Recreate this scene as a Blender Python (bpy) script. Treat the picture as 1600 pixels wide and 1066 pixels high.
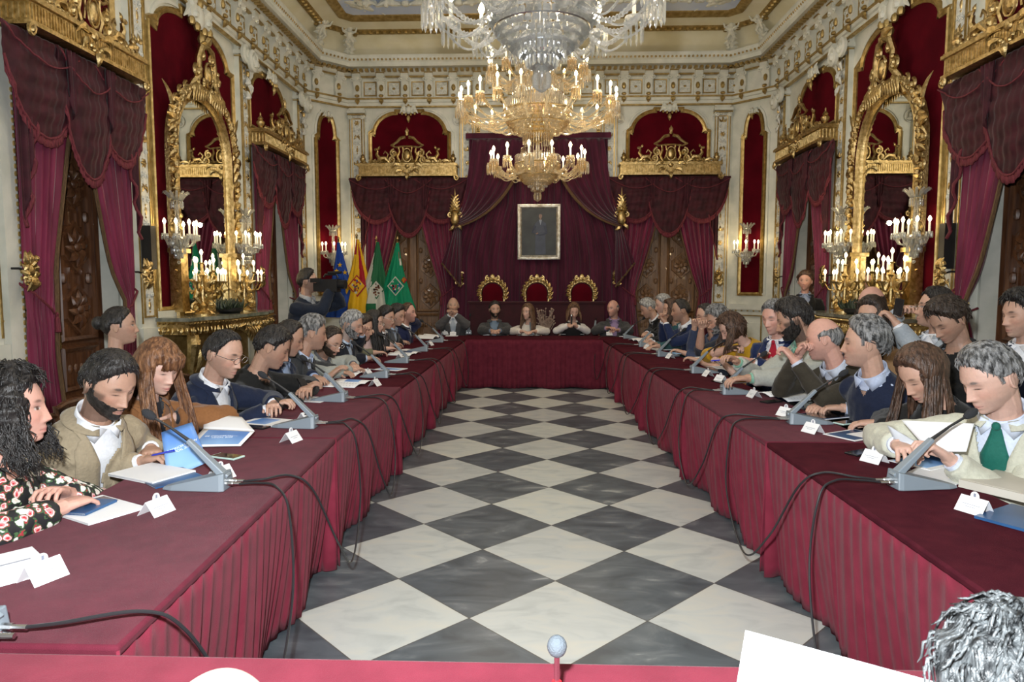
import bpy, math, random
import numpy as np
from math import sin, cos, pi, radians as R, sqrt
from mathutils import Vector as V3, Matrix as M4, Euler, noise as MN
for _o in list(bpy.data.objects): bpy.data.objects.remove(_o)
SC = bpy.context.scene; COL = SC.collection
# ---------------------------------------------------------------- camera
cam = bpy.data.objects.new('camera', bpy.data.cameras.new('camera')); COL.objects.link(cam)
cam.location = (0, 0, 1.6); cam.rotation_euler = (R(90-4.82), 0, R(1.93))
cam.data.lens = 24; cam.data.sensor_width = 36; cam.data.clip_start = .05
SC.camera = cam
cam.data.dof.use_dof = True; cam.data.dof.focus_distance = 4.2; cam.data.dof.aperture_fstop = 14
# ---------------------------------------------------------------- world, exposure, lights
SC.view_settings.view_transform = 'Standard'; SC.view_settings.look = 'None'
SC.view_settings.exposure = 0.0; SC.view_settings.gamma = 1; SC.view_settings.use_curve_mapping = False
W = bpy.data.worlds.new('World'); SC.world = W; W.use_nodes = True
W.node_tree.nodes['Background'].inputs[0].default_value = (1, .96, .90, 1)
W.node_tree.nodes['Background'].inputs[1].default_value = .36
def light(name, kind, loc, energy, col, size=.1, rot=None):
    l = bpy.data.lights.new(name, kind); l.energy = energy; l.color = col
    if kind == 'AREA': l.size = size
    else: l.shadow_soft_size = size
    o = bpy.data.objects.new(name, l); COL.objects.link(o); o.location = loc
    if rot: o.rotation_euler = rot
    return o
fl = light('camera_flash', 'AREA', (-.12, .02, 1.86), 200, (.93, .97, 1), .09, (R(90-4), 0, R(1.9)))
fl.data.spread = R(170)
for _x, _y, _z in ((.035, 4.05, 2.70), (.03, 9.5, 2.72)):       # the candle rings of the two chandeliers
    for _k in range(4):
        _a = _k*pi/2+.785; light('candle_ring_glow', 'POINT', (_x+1.22*cos(_a), _y+1.22*sin(_a), _z+1.5), 22, (1, .84, .62), .04)
        light('candle_ring_glow', 'POINT', (_x+.80*cos(_a), _y+.80*sin(_a), _z+.72), 7, (1, .84, .62), .04)
light('ceiling_bounce', 'AREA', (0, 6.5, 6.2), 75, (1, .92, .8), 5)
# ---------------------------------------------------------------- materials
MT = {}
def nd(t, k, **kw):
    n = t.nodes.new(k)
    for a, b in kw.items(): setattr(n, a, b)
    return n
def mat(name, col, rough=.6, metal=0, col2=None, nscale=8, stretch=(1, 1, 1), bump=0, bscale=None, spec=.5, emit=0, ecol=None,
        trans=0, sheen=0, dark=None, coat=0, det=3, sss=0, attr=None, contrast=(.35, .65), coord='Object'):
    if name in MT: return MT[name]
    m = bpy.data.materials.new(name); m.use_nodes = True; t = m.node_tree
    b = t.nodes['Principled BSDF']; MT[name] = m
    c = lambda q: (*q[:3], 1)
    b.inputs['Base Color'].default_value = c(col); b.inputs['Roughness'].default_value = rough
    b.inputs['Metallic'].default_value = metal; b.inputs['Specular IOR Level'].default_value = spec
    if sheen: b.inputs['Sheen Weight'].default_value = sheen; b.inputs['Sheen Roughness'].default_value = .4
    if coat: b.inputs['Coat Weight'].default_value = coat
    if trans: b.inputs['Transmission Weight'].default_value = trans
    if sss: b.inputs['Subsurface Weight'].default_value = sss; b.inputs['Subsurface Scale'].default_value = .01
    if emit:
        b.inputs['Emission Color'].default_value = c(ecol or col); b.inputs['Emission Strength'].default_value = emit
    tc = nd(t, 'ShaderNodeTexCoord'); mp = nd(t, 'ShaderNodeMapping'); mp.inputs['Scale'].default_value = stretch
    t.links.new(tc.outputs[coord], mp.inputs[0])
    n = nd(t, 'ShaderNodeTexNoise'); n.inputs['Scale'].default_value = nscale; n.inputs['Detail'].default_value = det
    t.links.new(mp.outputs[0], n.inputs[0])
    if attr:
        a = nd(t, 'ShaderNodeAttribute', attribute_name=attr)
        mx = nd(t, 'ShaderNodeMix', data_type='RGBA', blend_type='MULTIPLY'); mx.inputs[0].default_value = .22
        t.links.new(a.outputs['Color'], mx.inputs[6]); t.links.new(n.outputs[0], mx.inputs[7]); t.links.new(mx.outputs[2], b.inputs['Base Color'])
    else:
        r = nd(t, 'ShaderNodeValToRGB'); e = r.color_ramp.elements
        e[0].position, e[1].position = contrast
        e[0].color = c(col); e[1].color = c(col2 if col2 else tuple(min(1, q*1.18) for q in col[:3]))
        t.links.new(n.outputs[0], r.inputs[0]); t.links.new(r.outputs[0], b.inputs['Base Color'])
    if bump:
        n2 = n
        if bscale:
            n2 = nd(t, 'ShaderNodeTexNoise'); n2.inputs['Scale'].default_value = bscale; n2.inputs['Detail'].default_value = 4
            t.links.new(mp.outputs[0], n2.inputs[0])
        bp = nd(t, 'ShaderNodeBump'); bp.inputs['Strength'].default_value = bump; bp.inputs['Distance'].default_value = .01
        t.links.new(n2.outputs[0], bp.inputs['Height']); t.links.new(bp.outputs[0], b.inputs['Normal'])
    return m
def crystal_mat(name, tint, frac=.5):
    if name in MT: return MT[name]
    m = bpy.data.materials.new(name); m.use_nodes = True; t = m.node_tree; t.nodes.clear(); MT[name] = m
    out = nd(t, 'ShaderNodeOutputMaterial'); tr = nd(t, 'ShaderNodeBsdfTransparent'); tr.inputs[0].default_value = (*tint, 1)
    g = nd(t, 'ShaderNodeBsdfGlossy'); g.inputs['Roughness'].default_value = .12; g.inputs[0].default_value = (1, 1, 1, 1)
    d = nd(t, 'ShaderNodeBsdfTranslucent'); d.inputs[0].default_value = (.95, .93, .88, 1)
    lw = nd(t, 'ShaderNodeLayerWeight'); lw.inputs[0].default_value = frac
    a = nd(t, 'ShaderNodeMixShader'); b = nd(t, 'ShaderNodeMixShader'); b.inputs[0].default_value = .20
    t.links.new(lw.outputs['Fresnel'], a.inputs[0]); t.links.new(tr.outputs[0], a.inputs[1]); t.links.new(g.outputs[0], a.inputs[2])
    t.links.new(a.outputs[0], b.inputs[1]); t.links.new(d.outputs[0], b.inputs[2]); t.links.new(b.outputs[0], out.inputs[0])
    return m
WHITE = mat('cream_paint', (.62, .635, .56), .45, col2=(.74, .74, .66), nscale=5, bump=.15, bscale=30)
RELIEF = mat('pale_relief', (.56, .58, .54), .5, col2=(.76, .76, .7), nscale=26, bump=.9, bscale=38)
GOLD = mat('gilding', (.36, .25, .09), .34, 1, col2=(.68, .51, .25), nscale=22, bump=.5, bscale=60)
GOLDP = mat('gold_paint', (.34, .23, .07), .38, .7, col2=(.54, .39, .16), nscale=14, bump=.4, bscale=50)
VELVET = mat('crimson_velvet', (.060, .0020, .006), .9, col2=(.098, .0028, .009), nscale=2.2, bump=.3, bscale=14, det=4, spec=.06)
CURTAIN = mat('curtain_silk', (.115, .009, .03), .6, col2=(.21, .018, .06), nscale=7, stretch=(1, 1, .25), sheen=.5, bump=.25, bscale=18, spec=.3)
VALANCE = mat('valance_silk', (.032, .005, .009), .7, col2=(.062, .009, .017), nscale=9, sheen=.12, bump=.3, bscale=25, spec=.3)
FRINGE = mat('fringe', (.10, .055, .022), .8, col2=(.16, .09, .04), nscale=90, stretch=(1, 1, .1), bump=.8)
FRINGER = mat('red_fringe', (.11, .012, .022), .8, col2=(.19, .028, .04), nscale=120, stretch=(1, 1, .1), bump=.8)
WOOD = mat('carved_wood', (.075, .028, .012), .4, col2=(.15, .062, .026), nscale=5, stretch=(6, 6, .6), bump=.3, coat=.2)
WOODL = mat('light_carved_wood', (.16, .08, .035), .42, col2=(.27, .15, .075), nscale=5, stretch=(6, 6, .6), bump=.3, coat=.2)
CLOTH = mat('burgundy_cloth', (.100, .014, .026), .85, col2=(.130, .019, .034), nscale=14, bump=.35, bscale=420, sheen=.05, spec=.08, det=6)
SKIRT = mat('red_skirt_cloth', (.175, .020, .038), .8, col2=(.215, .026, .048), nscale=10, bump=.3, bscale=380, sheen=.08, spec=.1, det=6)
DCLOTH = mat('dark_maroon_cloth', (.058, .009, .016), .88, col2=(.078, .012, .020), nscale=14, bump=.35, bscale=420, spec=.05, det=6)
CRYS = crystal_mat('cut_crystal', (.78, .82, .86), .50)
CRYS_LIT = crystal_mat('candlelit_crystal', (.90, .76, .50), .48)  # same crystal for the far chandelier, warm candlelight put into its tint
BULB = mat('flame_bulb', (1, .8, .5), .4, emit=16, ecol=(1, .78, .42))
BULB.cycles.emission_sampling = 'NONE'
CANDLE = mat('candle_sleeve', (.85, .8, .68), .5, emit=.35, ecol=(1, .85, .6)); CANDLE.cycles.emission_sampling = 'NONE'
BLACK = mat('black_plastic', (.012, .012, .013), .4, bump=.1)
CABLE = mat('black_rubber', (.018, .018, .02), .35)
GREY = mat('grey_plastic', (.20, .24, .275), .42, col2=(.22, .26, .295), nscale=3, bump=.05)
STEEL = mat('steel', (.6, .6, .6), .25, 1)
PAPER = mat('white_paper', (.82, .83, .85), .6, col2=(.86, .87, .88), nscale=4)
BLUEP = mat('blue_print', (.07, .2, .55), .4, col2=(.3, .52, .85), nscale=2.5)
INK = mat('print_ink', (.2, .22, .28), .6)
INKW = mat('white_ink', (.8, .85, .95), .5)
# ---------------------------------------------------------------- mesh builder
class MB:
    def __init__(s, T=None): s.v = []; s.f = []; s.mi = []; s.m = 0; s.T = T
    def add(s, vs, fs):
        o = len(s.v)
        if s.T is not None: vs = [s.T @ V3(p) for p in vs]
        s.v += [tuple(p) for p in vs]; s.f += [tuple(i+o for i in q) for q in fs]; s.mi += [s.m]*len(fs)
        return s
    def box(s, c, d, rz=0, M=None, taper=1):
        x, y, z = [q/2 for q in d]; vs = []
        for k in (-1, 1):
            q = taper if k > 0 else 1
            for i, j in ((-1, -1), (1, -1), (1, 1), (-1, 1)): vs.append(V3((i*x*q, j*y*q, k*z)))
        if rz: m = M4.Rotation(rz, 3, 'Z'); vs = [m @ p for p in vs]
        if M is not None: vs = [M @ p for p in vs]
        c = V3(c); return s.add([c+p for p in vs], [(3, 2, 1, 0), (4, 5, 6, 7), (0, 1, 5, 4), (1, 2, 6, 5), (2, 3, 7, 6), (3, 0, 4, 7)])
    def tube(s, pts, r, n=6, flat=None, cap=True, close=False):
        pts = [V3(p) for p in pts]; N = len(pts)
        rr = r if isinstance(r, (list, tuple)) else [r]*N
        vs = []; up = None
        for i, p in enumerate(pts):
            a = pts[(i-1) % N] if (i or close) else p; b = pts[(i+1) % N] if (i < N-1 or close) else p
            d = (b-a); d = d.normalized() if d.length > 1e-9 else V3((0, 0, 1))
            if up is None:
                up = V3((0, 1, 0)) if abs(d.y) < .9 else V3((1, 0, 0))
            e = (up-d*up.dot(d)); e = e.normalized() if e.length > 1e-6 else d.orthogonal().normalized(); up = e
            g = d.cross(e)
            for k in range(n):
                t = 2*pi*k/n; q = rr[i]
                vs.append(p+e*cos(t)*q*(flat or 1)+g*sin(t)*q)
        fs = []
        for i in range(N if close else N-1):
            j = (i+1) % N
            for k in range(n): l = (k+1) % n; fs.append((i*n+k, i*n+l, j*n+l, j*n+k))
        if cap and not close: fs.append(tuple(range(n-1, -1, -1))); fs.append(tuple((N-1)*n+k for k in range(n)))
        return s.add(vs, fs)
    def lathe(s, prof, n=16, c=(0, 0, 0), wav=None):
        vs = []; c = V3(c)
        for r, z in prof:
            for k in range(n):
                t = 2*pi*k/n; q = r*(1+(wav[0]*cos(wav[1]*t) if wav else 0)); vs.append((c.x+q*cos(t), c.y+q*sin(t), c.z+z))
        fs = []
        for i in range(len(prof)-1):
            for k in range(n): l = (k+1) % n; fs.append((i*n+k, i*n+l, (i+1)*n+l, (i+1)*n+k))
        fs.append(tuple(range(n-1, -1, -1))); fs.append(tuple((len(prof)-1)*n+k for k in range(n)))
        return s.add(vs, fs)
    def ell(s, c, r, n=10, M=None):
        vs = []; h = max(4, n//2+1); c = V3(c); r = (r, r, r) if not isinstance(r, (tuple, list)) else r
        vs.append(V3((0, 0, -r[2])))
        for i in range(1, h):
            a = -pi/2+pi*i/h
            for k in range(n): t = 2*pi*k/n; vs.append(V3((r[0]*cos(a)*cos(t), r[1]*cos(a)*sin(t), r[2]*sin(a))))
        vs.append(V3((0, 0, r[2]))); L = len(vs)-1
        if M is not None: vs = [M @ p for p in vs]
        fs = [(0, 1+(k+1) % n, 1+k) for k in range(n)]
        for i in range(h-2):
            for k in range(n): l = (k+1) % n; a = 1+i*n; b = a+n; fs.append((a+k, a+l, b+l, b+k))
        a = 1+(h-2)*n; fs += [(a+k, a+(k+1) % n, L) for k in range(n)]
        return s.add([c+p for p in vs], fs)
    def prism(s, xz, y0, y1):
        n = len(xz); vs = [(x, y0, z) for x, z in xz]+[(x, y1, z) for x, z in xz]
        return s.add(vs, [tuple(range(n)), tuple(range(2*n-1, n-1, -1))]+[(i, i+n, (i+1) % n+n, (i+1) % n) for i in range(n)])
    def slab(s, xy, z0, z1):
        n = len(xy); vs = [(x, y, z0) for x, y in xy]+[(x, y, z1) for x, y in xy]
        return s.add(vs, [tuple(range(n-1, -1, -1)), tuple(range(n, 2*n))]+[(i, (i+1) % n, (i+1) % n+n, i+n) for i in range(n)])
    def sweep(s, xz, prof, close=True, y=0):
        # path in XZ (facing -Y); profile = (outward offset, depth towards the viewer) pairs
        N = len(xz); n = len(prof); vs = []
        for i in range(N):
            a = V3((*xz[(i-1) % N], 0)) if (i or close) else None; p = V3((*xz[i], 0)); b = V3((*xz[(i+1) % N], 0)) if (i < N-1 or close) else None
            d1 = (p-a).normalized() if a is not None else (b-p).normalized(); d2 = (b-p).normalized() if b is not None else d1
            n1 = V3((d1.y, -d1.x, 0)); n2 = V3((d2.y, -d2.x, 0)); m = n1+n2; m = m/max(.35, m.dot(n1)) if m.length > 1e-6 else n1
            for o, w in prof: q = p+m*o; vs.append((q.x, y-w, q.y))
        fs = []
        for i in range(N if close else N-1):
            j = (i+1) % N
            for k in range(n-1): fs.append((i*n+k, j*n+k, j*n+k+1, i*n+k+1))
        if not close: fs.append(tuple(range(n))); fs.append(tuple((N-1)*n+k for k in range(n-1, -1, -1)))
        return s.add(vs, fs)
    def grid(s, fn, nu, nv, wrap=False):
        vs = [fn(i/(nu if wrap else nu-1) if nu > 1 else 0, j/(nv-1)) for j in range(nv) for i in range(nu)]; fs = []
        for j in range(nv-1):
            for i in range(nu if wrap else nu-1):
                k = (i+1) % nu; fs.append((j*nu+i, j*nu+k, (j+1)*nu+k, (j+1)*nu+i))
        return s.add(vs, fs)
    def scroll(s, c, r, turns=1.4, a0=0, sg=1, th=.01, n=5, tail=None):
        # spiral in XZ that ends thick in its eye
        c = V3(c); k = max(8, int(turns*11)); pts = []; rr = []
        for i in range(k+1):
            t = i/k; a = a0+sg*turns*2*pi*t; q = r*(1-.82*t); pts.append(c+V3((q*cos(a), -.25*r*t, q*sin(a)))); rr.append(th*(1.15-.4*t))
        if tail: pts.insert(0, V3(tail)); rr.insert(0, th*.5)
        s.tube(pts, rr, n); s.ell(pts[-1], th*1.6, 6); return s
    def leaf(s, p0, p1, w, bend=.2, n=5):
        p0, p1 = V3(p0), V3(p1); d = p1-p0; q = V3((-d.z, 0, d.x))*bend
        pts = [p0+d*t+q*sin(pi*t)+V3((0, -w*.5*sin(pi*t), 0)) for t in (0, .25, .5, .75, 1)]
        s.tube(pts, [w*.3, w*.9, w, w*.65, w*.12], n, flat=.5); return s
    def build(s, name, mats, parent=None, smooth=True, ang=38, solid=0):
        me = bpy.data.meshes.new(name); me.from_pydata(s.v, [], s.f)
        mats = mats if isinstance(mats, (list, tuple)) else [mats]
        for m in mats: me.materials.append(m)
        if len(mats) > 1: me.polygons.foreach_set('material_index', s.mi)
        if smooth:
            me.polygons.foreach_set('use_smooth', [True]*len(me.polygons))
            if ang < 180: me.set_sharp_from_angle(angle=R(ang))
        me.update(); o = bpy.data.objects.new(name, me); COL.objects.link(o)
        if parent: o.parent = parent; KIDS.setdefault(parent.name, []).append(o)
        if solid: md = o.modifiers.new('thickness', 'SOLIDIFY'); md.thickness = solid; md.offset = 0
        return o
def tag(o, label=None, cat=None, group=None, kind=None):
    for k, v in (('label', label), ('category', cat), ('group', group), ('kind', kind)):
        if v: o[k] = v
    return o
def thing(name, label, cat, loc=(0, 0, 0), rz=0, group=None, s=1):
    o = bpy.data.objects.new(name, None); COL.objects.link(o); o.location = loc; o.rotation_euler = (0, 0, rz); o.empty_display_size = .1
    if s != 1: o.scale = (s, s, s)
    return tag(o, label, cat, group)
def struct(o): o['kind'] = 'structure'; return o
KIDS = {}
def dup(root, loc=None, rz=None, label=None, group=None, s=None):
    def cp(o, par):
        c = o.copy(); COL.objects.link(c)
        if par is not None: c.parent = par; KIDS.setdefault(par.name, []).append(c)
        for ch in list(KIDS.get(o.name, [])): cp(ch, c)
        return c
    c = cp(root, None)
    if loc is not None: c.location = loc
    if rz is not None: c.rotation_euler = (0, 0, rz)
    if s: c.scale = (s, s, s)
    return tag(c, label, None, group)
def arch(w, z0, zs, zt, sh=.07, n=8, rise=None):
    # shouldered arch outline, counter-clockwise seen from the front; w half width, zs spring height, zt top
    p = [(-w, z0), (w, z0), (w, zs), (w-sh, zs)]
    a = w-sh; fl_ = a*.35; rx = a-fl_; rz = zt-zs-sh*.5
    for i in range(n+1):
        t = pi/2*i/n; p.append((fl_+rx*cos(t), zs+rz*sin(t)))
    p += [(fl_, zt), (-fl_, zt)]
    for i in range(n+1):
        t = pi/2*(1-i/n); p.append((-fl_-rx*cos(t), zs+rz*sin(t)))
    p += [(-w+sh, zs), (-w, zs)]; return p
# pixel helpers (frame 1600x1066): a real point at a given height or a given distance
_C = cam.rotation_euler.to_matrix(); _F = 24/36*1600
def ray(px, py): return _C @ V3(((px-800)/_F, -(py-533)/_F, -1))
def at_z(px, py, z): d = ray(px, py); return V3((0, 0, 1.6))+d*((z-1.6)/d.z)
def at_y(px, py, y): d = ray(px, py); return V3((0, 0, 1.6))+d*(y/d.y)
# ================================================================ ROOM
X0, HW, YC, YB, HB = .05, 4.3, 12.65, 13.3, 3.66
PLAN = [(X0-HW, -1.5), (X0-HW, YC), (X0-HB, YB), (X0+HB, YB), (X0+HW, YC), (X0+HW, -1.5)]
TP = M4(((1, 0, 0, 0), (0, 0, 1, 0), (0, -1, 0, 0), (0, 0, 0, 1)))
CHA = math.atan2(YB-YC, HW-HB)                     # chamfer direction
CHL = ((X0-(HW+HB)/2, (YC+YB)/2), CHA); CHR = ((X0+(HW+HB)/2, (YC+YB)/2), -CHA)
def plan_pts(off, step, z0=4.2, skip=None):
    # points spaced along the plan at an inward offset: (x, y, angle)
    out = []
    for i in range(5):
        a = V3((*PLAN[i], 0)); b = V3((*PLAN[i+1], 0)); d = (b-a); L = d.length; d.normalize(); n = V3((d.y, -d.x, 0))
        if i in (0, 4): rng = (z0, L) if i == 0 else (0, L-z0)
        else: rng = (0, L)
        k = max(1, round((rng[1]-rng[0])/step)); st = (rng[1]-rng[0])/k
        for q in range(k):
            p = a+d*(rng[0]+(q+.5)*st)+n*off; out.append((p.x, p.y, math.atan2(d.y, d.x), i))
    return out
# ---- floor
def floor_mat():
    m = bpy.data.materials.new('marble_chequer'); m.use_nodes = True; t = m.node_tree; b = t.nodes['Principled BSDF']
    geo = nd(t, 'ShaderNodeTexCoord'); sp = nd(t, 'ShaderNodeSeparateXYZ'); t.links.new(geo.outputs['Object'], sp.inputs[0])
    def mth(op, a, b_=None, c=None):
        n = nd(t, 'ShaderNodeMath', operation=op)
        for i, q in enumerate((a, b_, c)):
            if q is None: continue
            if isinstance(q, (int, float)): n.inputs[i].default_value = q
            else: t.links.new(q, n.inputs[i])
        return n.outputs[0]
    D = .85; X = mth('SUBTRACT', sp.outputs[0], .113); Y = mth('SUBTRACT', sp.outputs[1], 3.567)
    u = mth('DIVIDE', mth('ADD', X, Y), D); v = mth('DIVIDE', mth('SUBTRACT', X, Y), D)
    fu = mth('FLOOR', u); fv = mth('FLOOR', v); par = mth('ABSOLUTE', mth('MODULO', mth('ADD', fu, fv), 2))
    cb = nd(t, 'ShaderNodeCombineXYZ'); t.links.new(fu, cb.inputs[0]); t.links.new(fv, cb.inputs[1])
    wn = nd(t, 'ShaderNodeTexWhiteNoise'); t.links.new(cb.outputs[0], wn.inputs[0])
    # per-tile offset of the veining
    vm = nd(t, 'ShaderNodeVectorMath', operation='MULTIPLY_ADD'); vm.inputs[1].default_value = (9, 9, 9)
    t.links.new(wn.outputs['Color'], vm.inputs[0]); t.links.new(geo.outputs['Object'], vm.inputs[2])
    mp = nd(t, 'ShaderNodeMapping'); mp.inputs['Rotation'].default_value = (0, 0, .6); mp.inputs['Scale'].default_value = (1, 2.1, 1); t.links.new(vm.outputs[0], mp.inputs[0])
    n1 = nd(t, 'ShaderNodeTexNoise'); n1.inputs['Scale'].default_value = 3.2; n1.inputs['Detail'].default_value = 9; n1.inputs['Distortion'].default_value = 1.1; t.links.new(mp.outputs[0], n1.inputs[0])
    def ramp(src, els):
        r = nd(t, 'ShaderNodeValToRGB'); e = r.color_ramp.elements
        while len(e) < len(els): e.new(.5)
        for q, (p, c) in zip(e, els): q.position = p; q.color = (*c, 1)
        t.links.new(src, r.inputs[0]); return r.outputs[0]
    wh = ramp(n1.outputs[0], [(.3, (.48, .51, .49)), (.5, (.59, .62, .59)), (.7, (.65, .65, .58))])
    dk = ramp(n1.outputs[0], [(.3, (.065, .078, .09)), (.55, (.115, .135, .15)), (.66, (.17, .19, .20)), (.74, (.38, .40, .39))])
    def mix(f, a, c, bt='MIX'):
        x = nd(t, 'ShaderNodeMix', data_type='RGBA', blend_type=bt)
        for i, q in ((0, f), (6, a), (7, c)):
            if isinstance(q, (int, float)): x.inputs[i].default_value = q
            elif isinstance(q, tuple): x.inputs[i].default_value = (*q, 1)
            else: t.links.new(q, x.inputs[i])
        return x.outputs[2]
    base = mix(par, dk, wh); tint = ramp(wn.outputs['Value'], [(0, (.84, .84, .86)), (1, (1, 1, .97))])
    base = mix(1, base, tint, 'MULTIPLY')
    g = mth('MINIMUM', mth('PINGPONG', u, .5), mth('PINGPONG', v, .5)); gl = mth('LESS_THAN', g, .005)
    base = mix(gl, base, (.10, .095, .085)); t.links.new(base, b.inputs['Base Color'])
    b.inputs['Roughness'].default_value = .33; b.inputs['Specular IOR Level'].default_value = .4
    return m
mb = MB(); mb.box((X0, 5.7, -.05), (10.2, 16.4, .1)); struct(mb.build('floor', floor_mat(), smooth=False))
# ---- walls (boxes around the door openings)
OPW, OPH = 1.34, 3.62; W1, W2, WM = 6.17, 10.95, 8.6; WB = 2.46
def wall_side(nm, sx):
    mb = MB(); xi = X0+sx*HW; xc = xi+sx*.2
    ys = [-1.5]
    for c in (W1, W2): ys += [c-OPW/2, c+OPW/2]
    ys.append(YC+.15)
    for i in range(0, len(ys), 2): mb.box((xc, (ys[i]+ys[i+1])/2, OPH/2), (.4, ys[i+1]-ys[i], OPH))
    mb.box((xc, (ys[0]+ys[-1])/2, (OPH+5.1)/2), (.4, ys[-1]-ys[0], 5.1-OPH)); struct(mb.build(nm, WHITE, smooth=False))
wall_side('wall_left', -1); wall_side('wall_right', 1)
mb = MB()
xs = [-HB-.1, -WB-OPW/2, -WB+OPW/2, WB-OPW/2, WB+OPW/2, HB+.1]
for i in (0, 2, 4): mb.box((X0+(xs[i]+xs[i+1])/2, YB+.2, OPH/2), (xs[i+1]-xs[i], .4, OPH))
mb.box((X0, YB+.2, (OPH+5.1)/2), (2*HB+.2, .4, 5.1-OPH)); struct(mb.build('wall_back', WHITE, smooth=False))
for nm, ((cx, cy), a) in (('wall_back_left', CHL), ('wall_back_right', CHR)):
    mb = MB(M4.Translation((cx, cy, 0)) @ M4.Rotation(a, 4, 'Z')); mb.box((0, .15, 2.55), (.93, .3, 5.1)); struct(mb.build(nm, WHITE, smooth=False))
# ---- entablature
def band(mb, prof, m=0): mb.m = m; mb.T = TP; mb.sweep(PLAN, prof, close=False); mb.T = None
mb = MB()
band(mb, [(-.1, 4.95), (.07, 4.95), (.07, 5.02), (.10, 5.03), (.10, 5.08), (.03, 5.10), (.03, 5.47), (.12, 5.50), (.2, 5.55), (.24, 5.60), (.40, 5.60), (.40, 5.67), (.43, 5.69), (.46, 5.75), (.46, 5.79), (-.1, 5.84)])
band(mb, [(.05, 4.93), (.095, 4.935), (.095, 4.96), (.05, 4.965)], 1); band(mb, [(.08, 5.075), (.125, 5.08), (.125, 5.105), (.05, 5.11)], 1)
band(mb, [(.1, 5.475), (.15, 5.48), (.15, 5.5), (.1, 5.51)], 1)
struct(mb.build('trim_1', [WHITE, GOLDP]))
mb = MB()
for x, y, a, i in plan_pts(.30, .105):            # egg band under the cornice edge
    mb.T = M4.Translation((x, y, 5.55)) @ M4.Rotation(a, 4, 'Z'); mb.m = 1; mb.box((0, -.03, .0), (.062, .1, .045), taper=.8)
for x, y, a, i in plan_pts(.425, .075):
    mb.T = M4.Translation((x, y, 5.715)) @ M4.Rotation(a, 4, 'Z'); mb.m = 2; mb.ell((0, -.01, 0), (.026, .02, .026), 6)
def bracket(mb, x, y, a, big=1):
    mb.T = M4.Translation((x, y, 0)) @ M4.Rotation(a, 4, 'Z'); w = .07*big; mb.m = 0
    P = [(0, 5.10), (-.07, 5.10), (-.09, 5.16), (-.06, 5.24), (-.07, 5.34), (-.13, 5.42), (-.17, 5.47), (-.17, 5.56), (0, 5.56)]
    n = len(P); vs = [(-w, q, z) for q, z in P]+[(w, q, z) for q, z in P]
    mb.add(vs, [tuple(range(n-1, -1, -1)), tuple(range(n, 2*n))]+[(k, (k+1) % n, (k+1) % n+n, k+n) for k in range(n)])
    mb.m = 1; mb.box((0, -.085, 5.49+.055), (w*2.3, .2, .02)); mb.ell((0, -.075, 5.29), (w*.6, .03, .065), 6)
    mb.ell((0, -.10, 5.14), (w*.7, .035, .03), 6); mb.leaf((0, -.09, 5.09), (0, -.06, 4.99), .05, 0)
    mb.m = 0; mb.scroll((w*1.15, -.13, 5.44), .055, 1.2, 1.6, 1, .014); mb.scroll((-w*1.15, -.13, 5.44), .055, 1.2, 1.6, -1, .014)
def fpanel(mb, x, y, a, w):
    mb.T = M4.Translation((x, y, 5.29)) @ M4.Rotation(a, 4, 'Z'); h = .125
    mb.m = 1; mb.sweep([(-w, -h), (w, -h), (w, h), (-w, h)], [(-.012, 0), (-.012, .015), (.006, .02), (.01, 0)])
    mb.m = 3; mb.box((0, -.004, 0), (2*w-.03, .008, 2*h-.03)); mb.m = 1; mb.ell((0, -.014, 0), (.03, .015, .022), 6)
    mb.m = 0
    for sx in (-1, 1):
        for sz in (-1, 1): mb.scroll((sx*w*.5, -.012, sz*h*.5), min(w*.4, .06), 1, 0, sx*sz, .008, 4)
bays = plan_pts(.03, .46)
for x, y, a, i in bays:
    bracket(mb, x, y, a)
    d = V3((cos(a), sin(a)))
st = .46
for x, y, a, i in plan_pts(.034, .46):
    fx, fy = x+cos(a)*.23, y+sin(a)*.23
    if not (i in (1, 3) and True): fpanel(mb, fx, fy, a, .115)
struct(mb.build('trim_2', [WHITE, GOLDP, GOLD, RELIEF]))
# ---- cove and ceiling
SKY = mat('painted_sky', (.42, .5, .68), .8, col2=(.6, .64, .7), nscale=1.2)
CREAM = mat('cove_plaster', (.72, .66, .45), .8, col2=(.79, .74, .56), nscale=3)
mb = MB()
band(mb, [(-.1, 5.80), (.05, 5.84), (.10, 5.98), (.18, 6.09), (.32, 6.18), (.40, 6.215)], 0)
band(mb, [(.36, 6.20), (.38, 6.17), (.44, 6.17), (.50, 6.21), (.52, 6.25)], 1)
band(mb, [(.50, 6.22), (.80, 6.30)], 0); band(mb, [(.76, 6.28), (.79, 6.25), (.86, 6.26), (.92, 6.29), (.94, 6.33)], 1)
band(mb, [(.92, 6.31), (1.2, 6.42), (1.6, 6.46), (2.2, 6.48)], 2)
mb.T = None; mb.m = 0
for x, y, a, i in plan_pts(.45, .13):
    mb.m = 1; mb.T = M4.Translation((x, y, 6.175)) @ M4.Rotation(a, 4, 'Z'); mb.ell((0, 0, 0), (.045, .05, .03), 6)
cv = [(X0+sx*q, y) for sx, q, y in ((-1, 2.15, -1.5), (-1, 2.15, 12), (-1, 1.5, 11.2), (1, 1.5, 11.2), (1, 2.15, 12), (1, 2.15, -1.5))]
mb.T = None; mb.m = 2; mb.slab([(X0-2.5, -1.5), (X0+2.5, -1.5), (X0+2.5, 11.4), (X0-2.5, 11.4)], 6.475, 6.55)
struct(mb.build('ceiling', [CREAM, GOLDP, SKY]))
STUC = mat('ceiling_stucco', (.60, .60, .52), .7, col2=(.76, .74, .62), nscale=14, bump=.7, bscale=25)
mb = MB(); rnd = random.Random(5)
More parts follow.
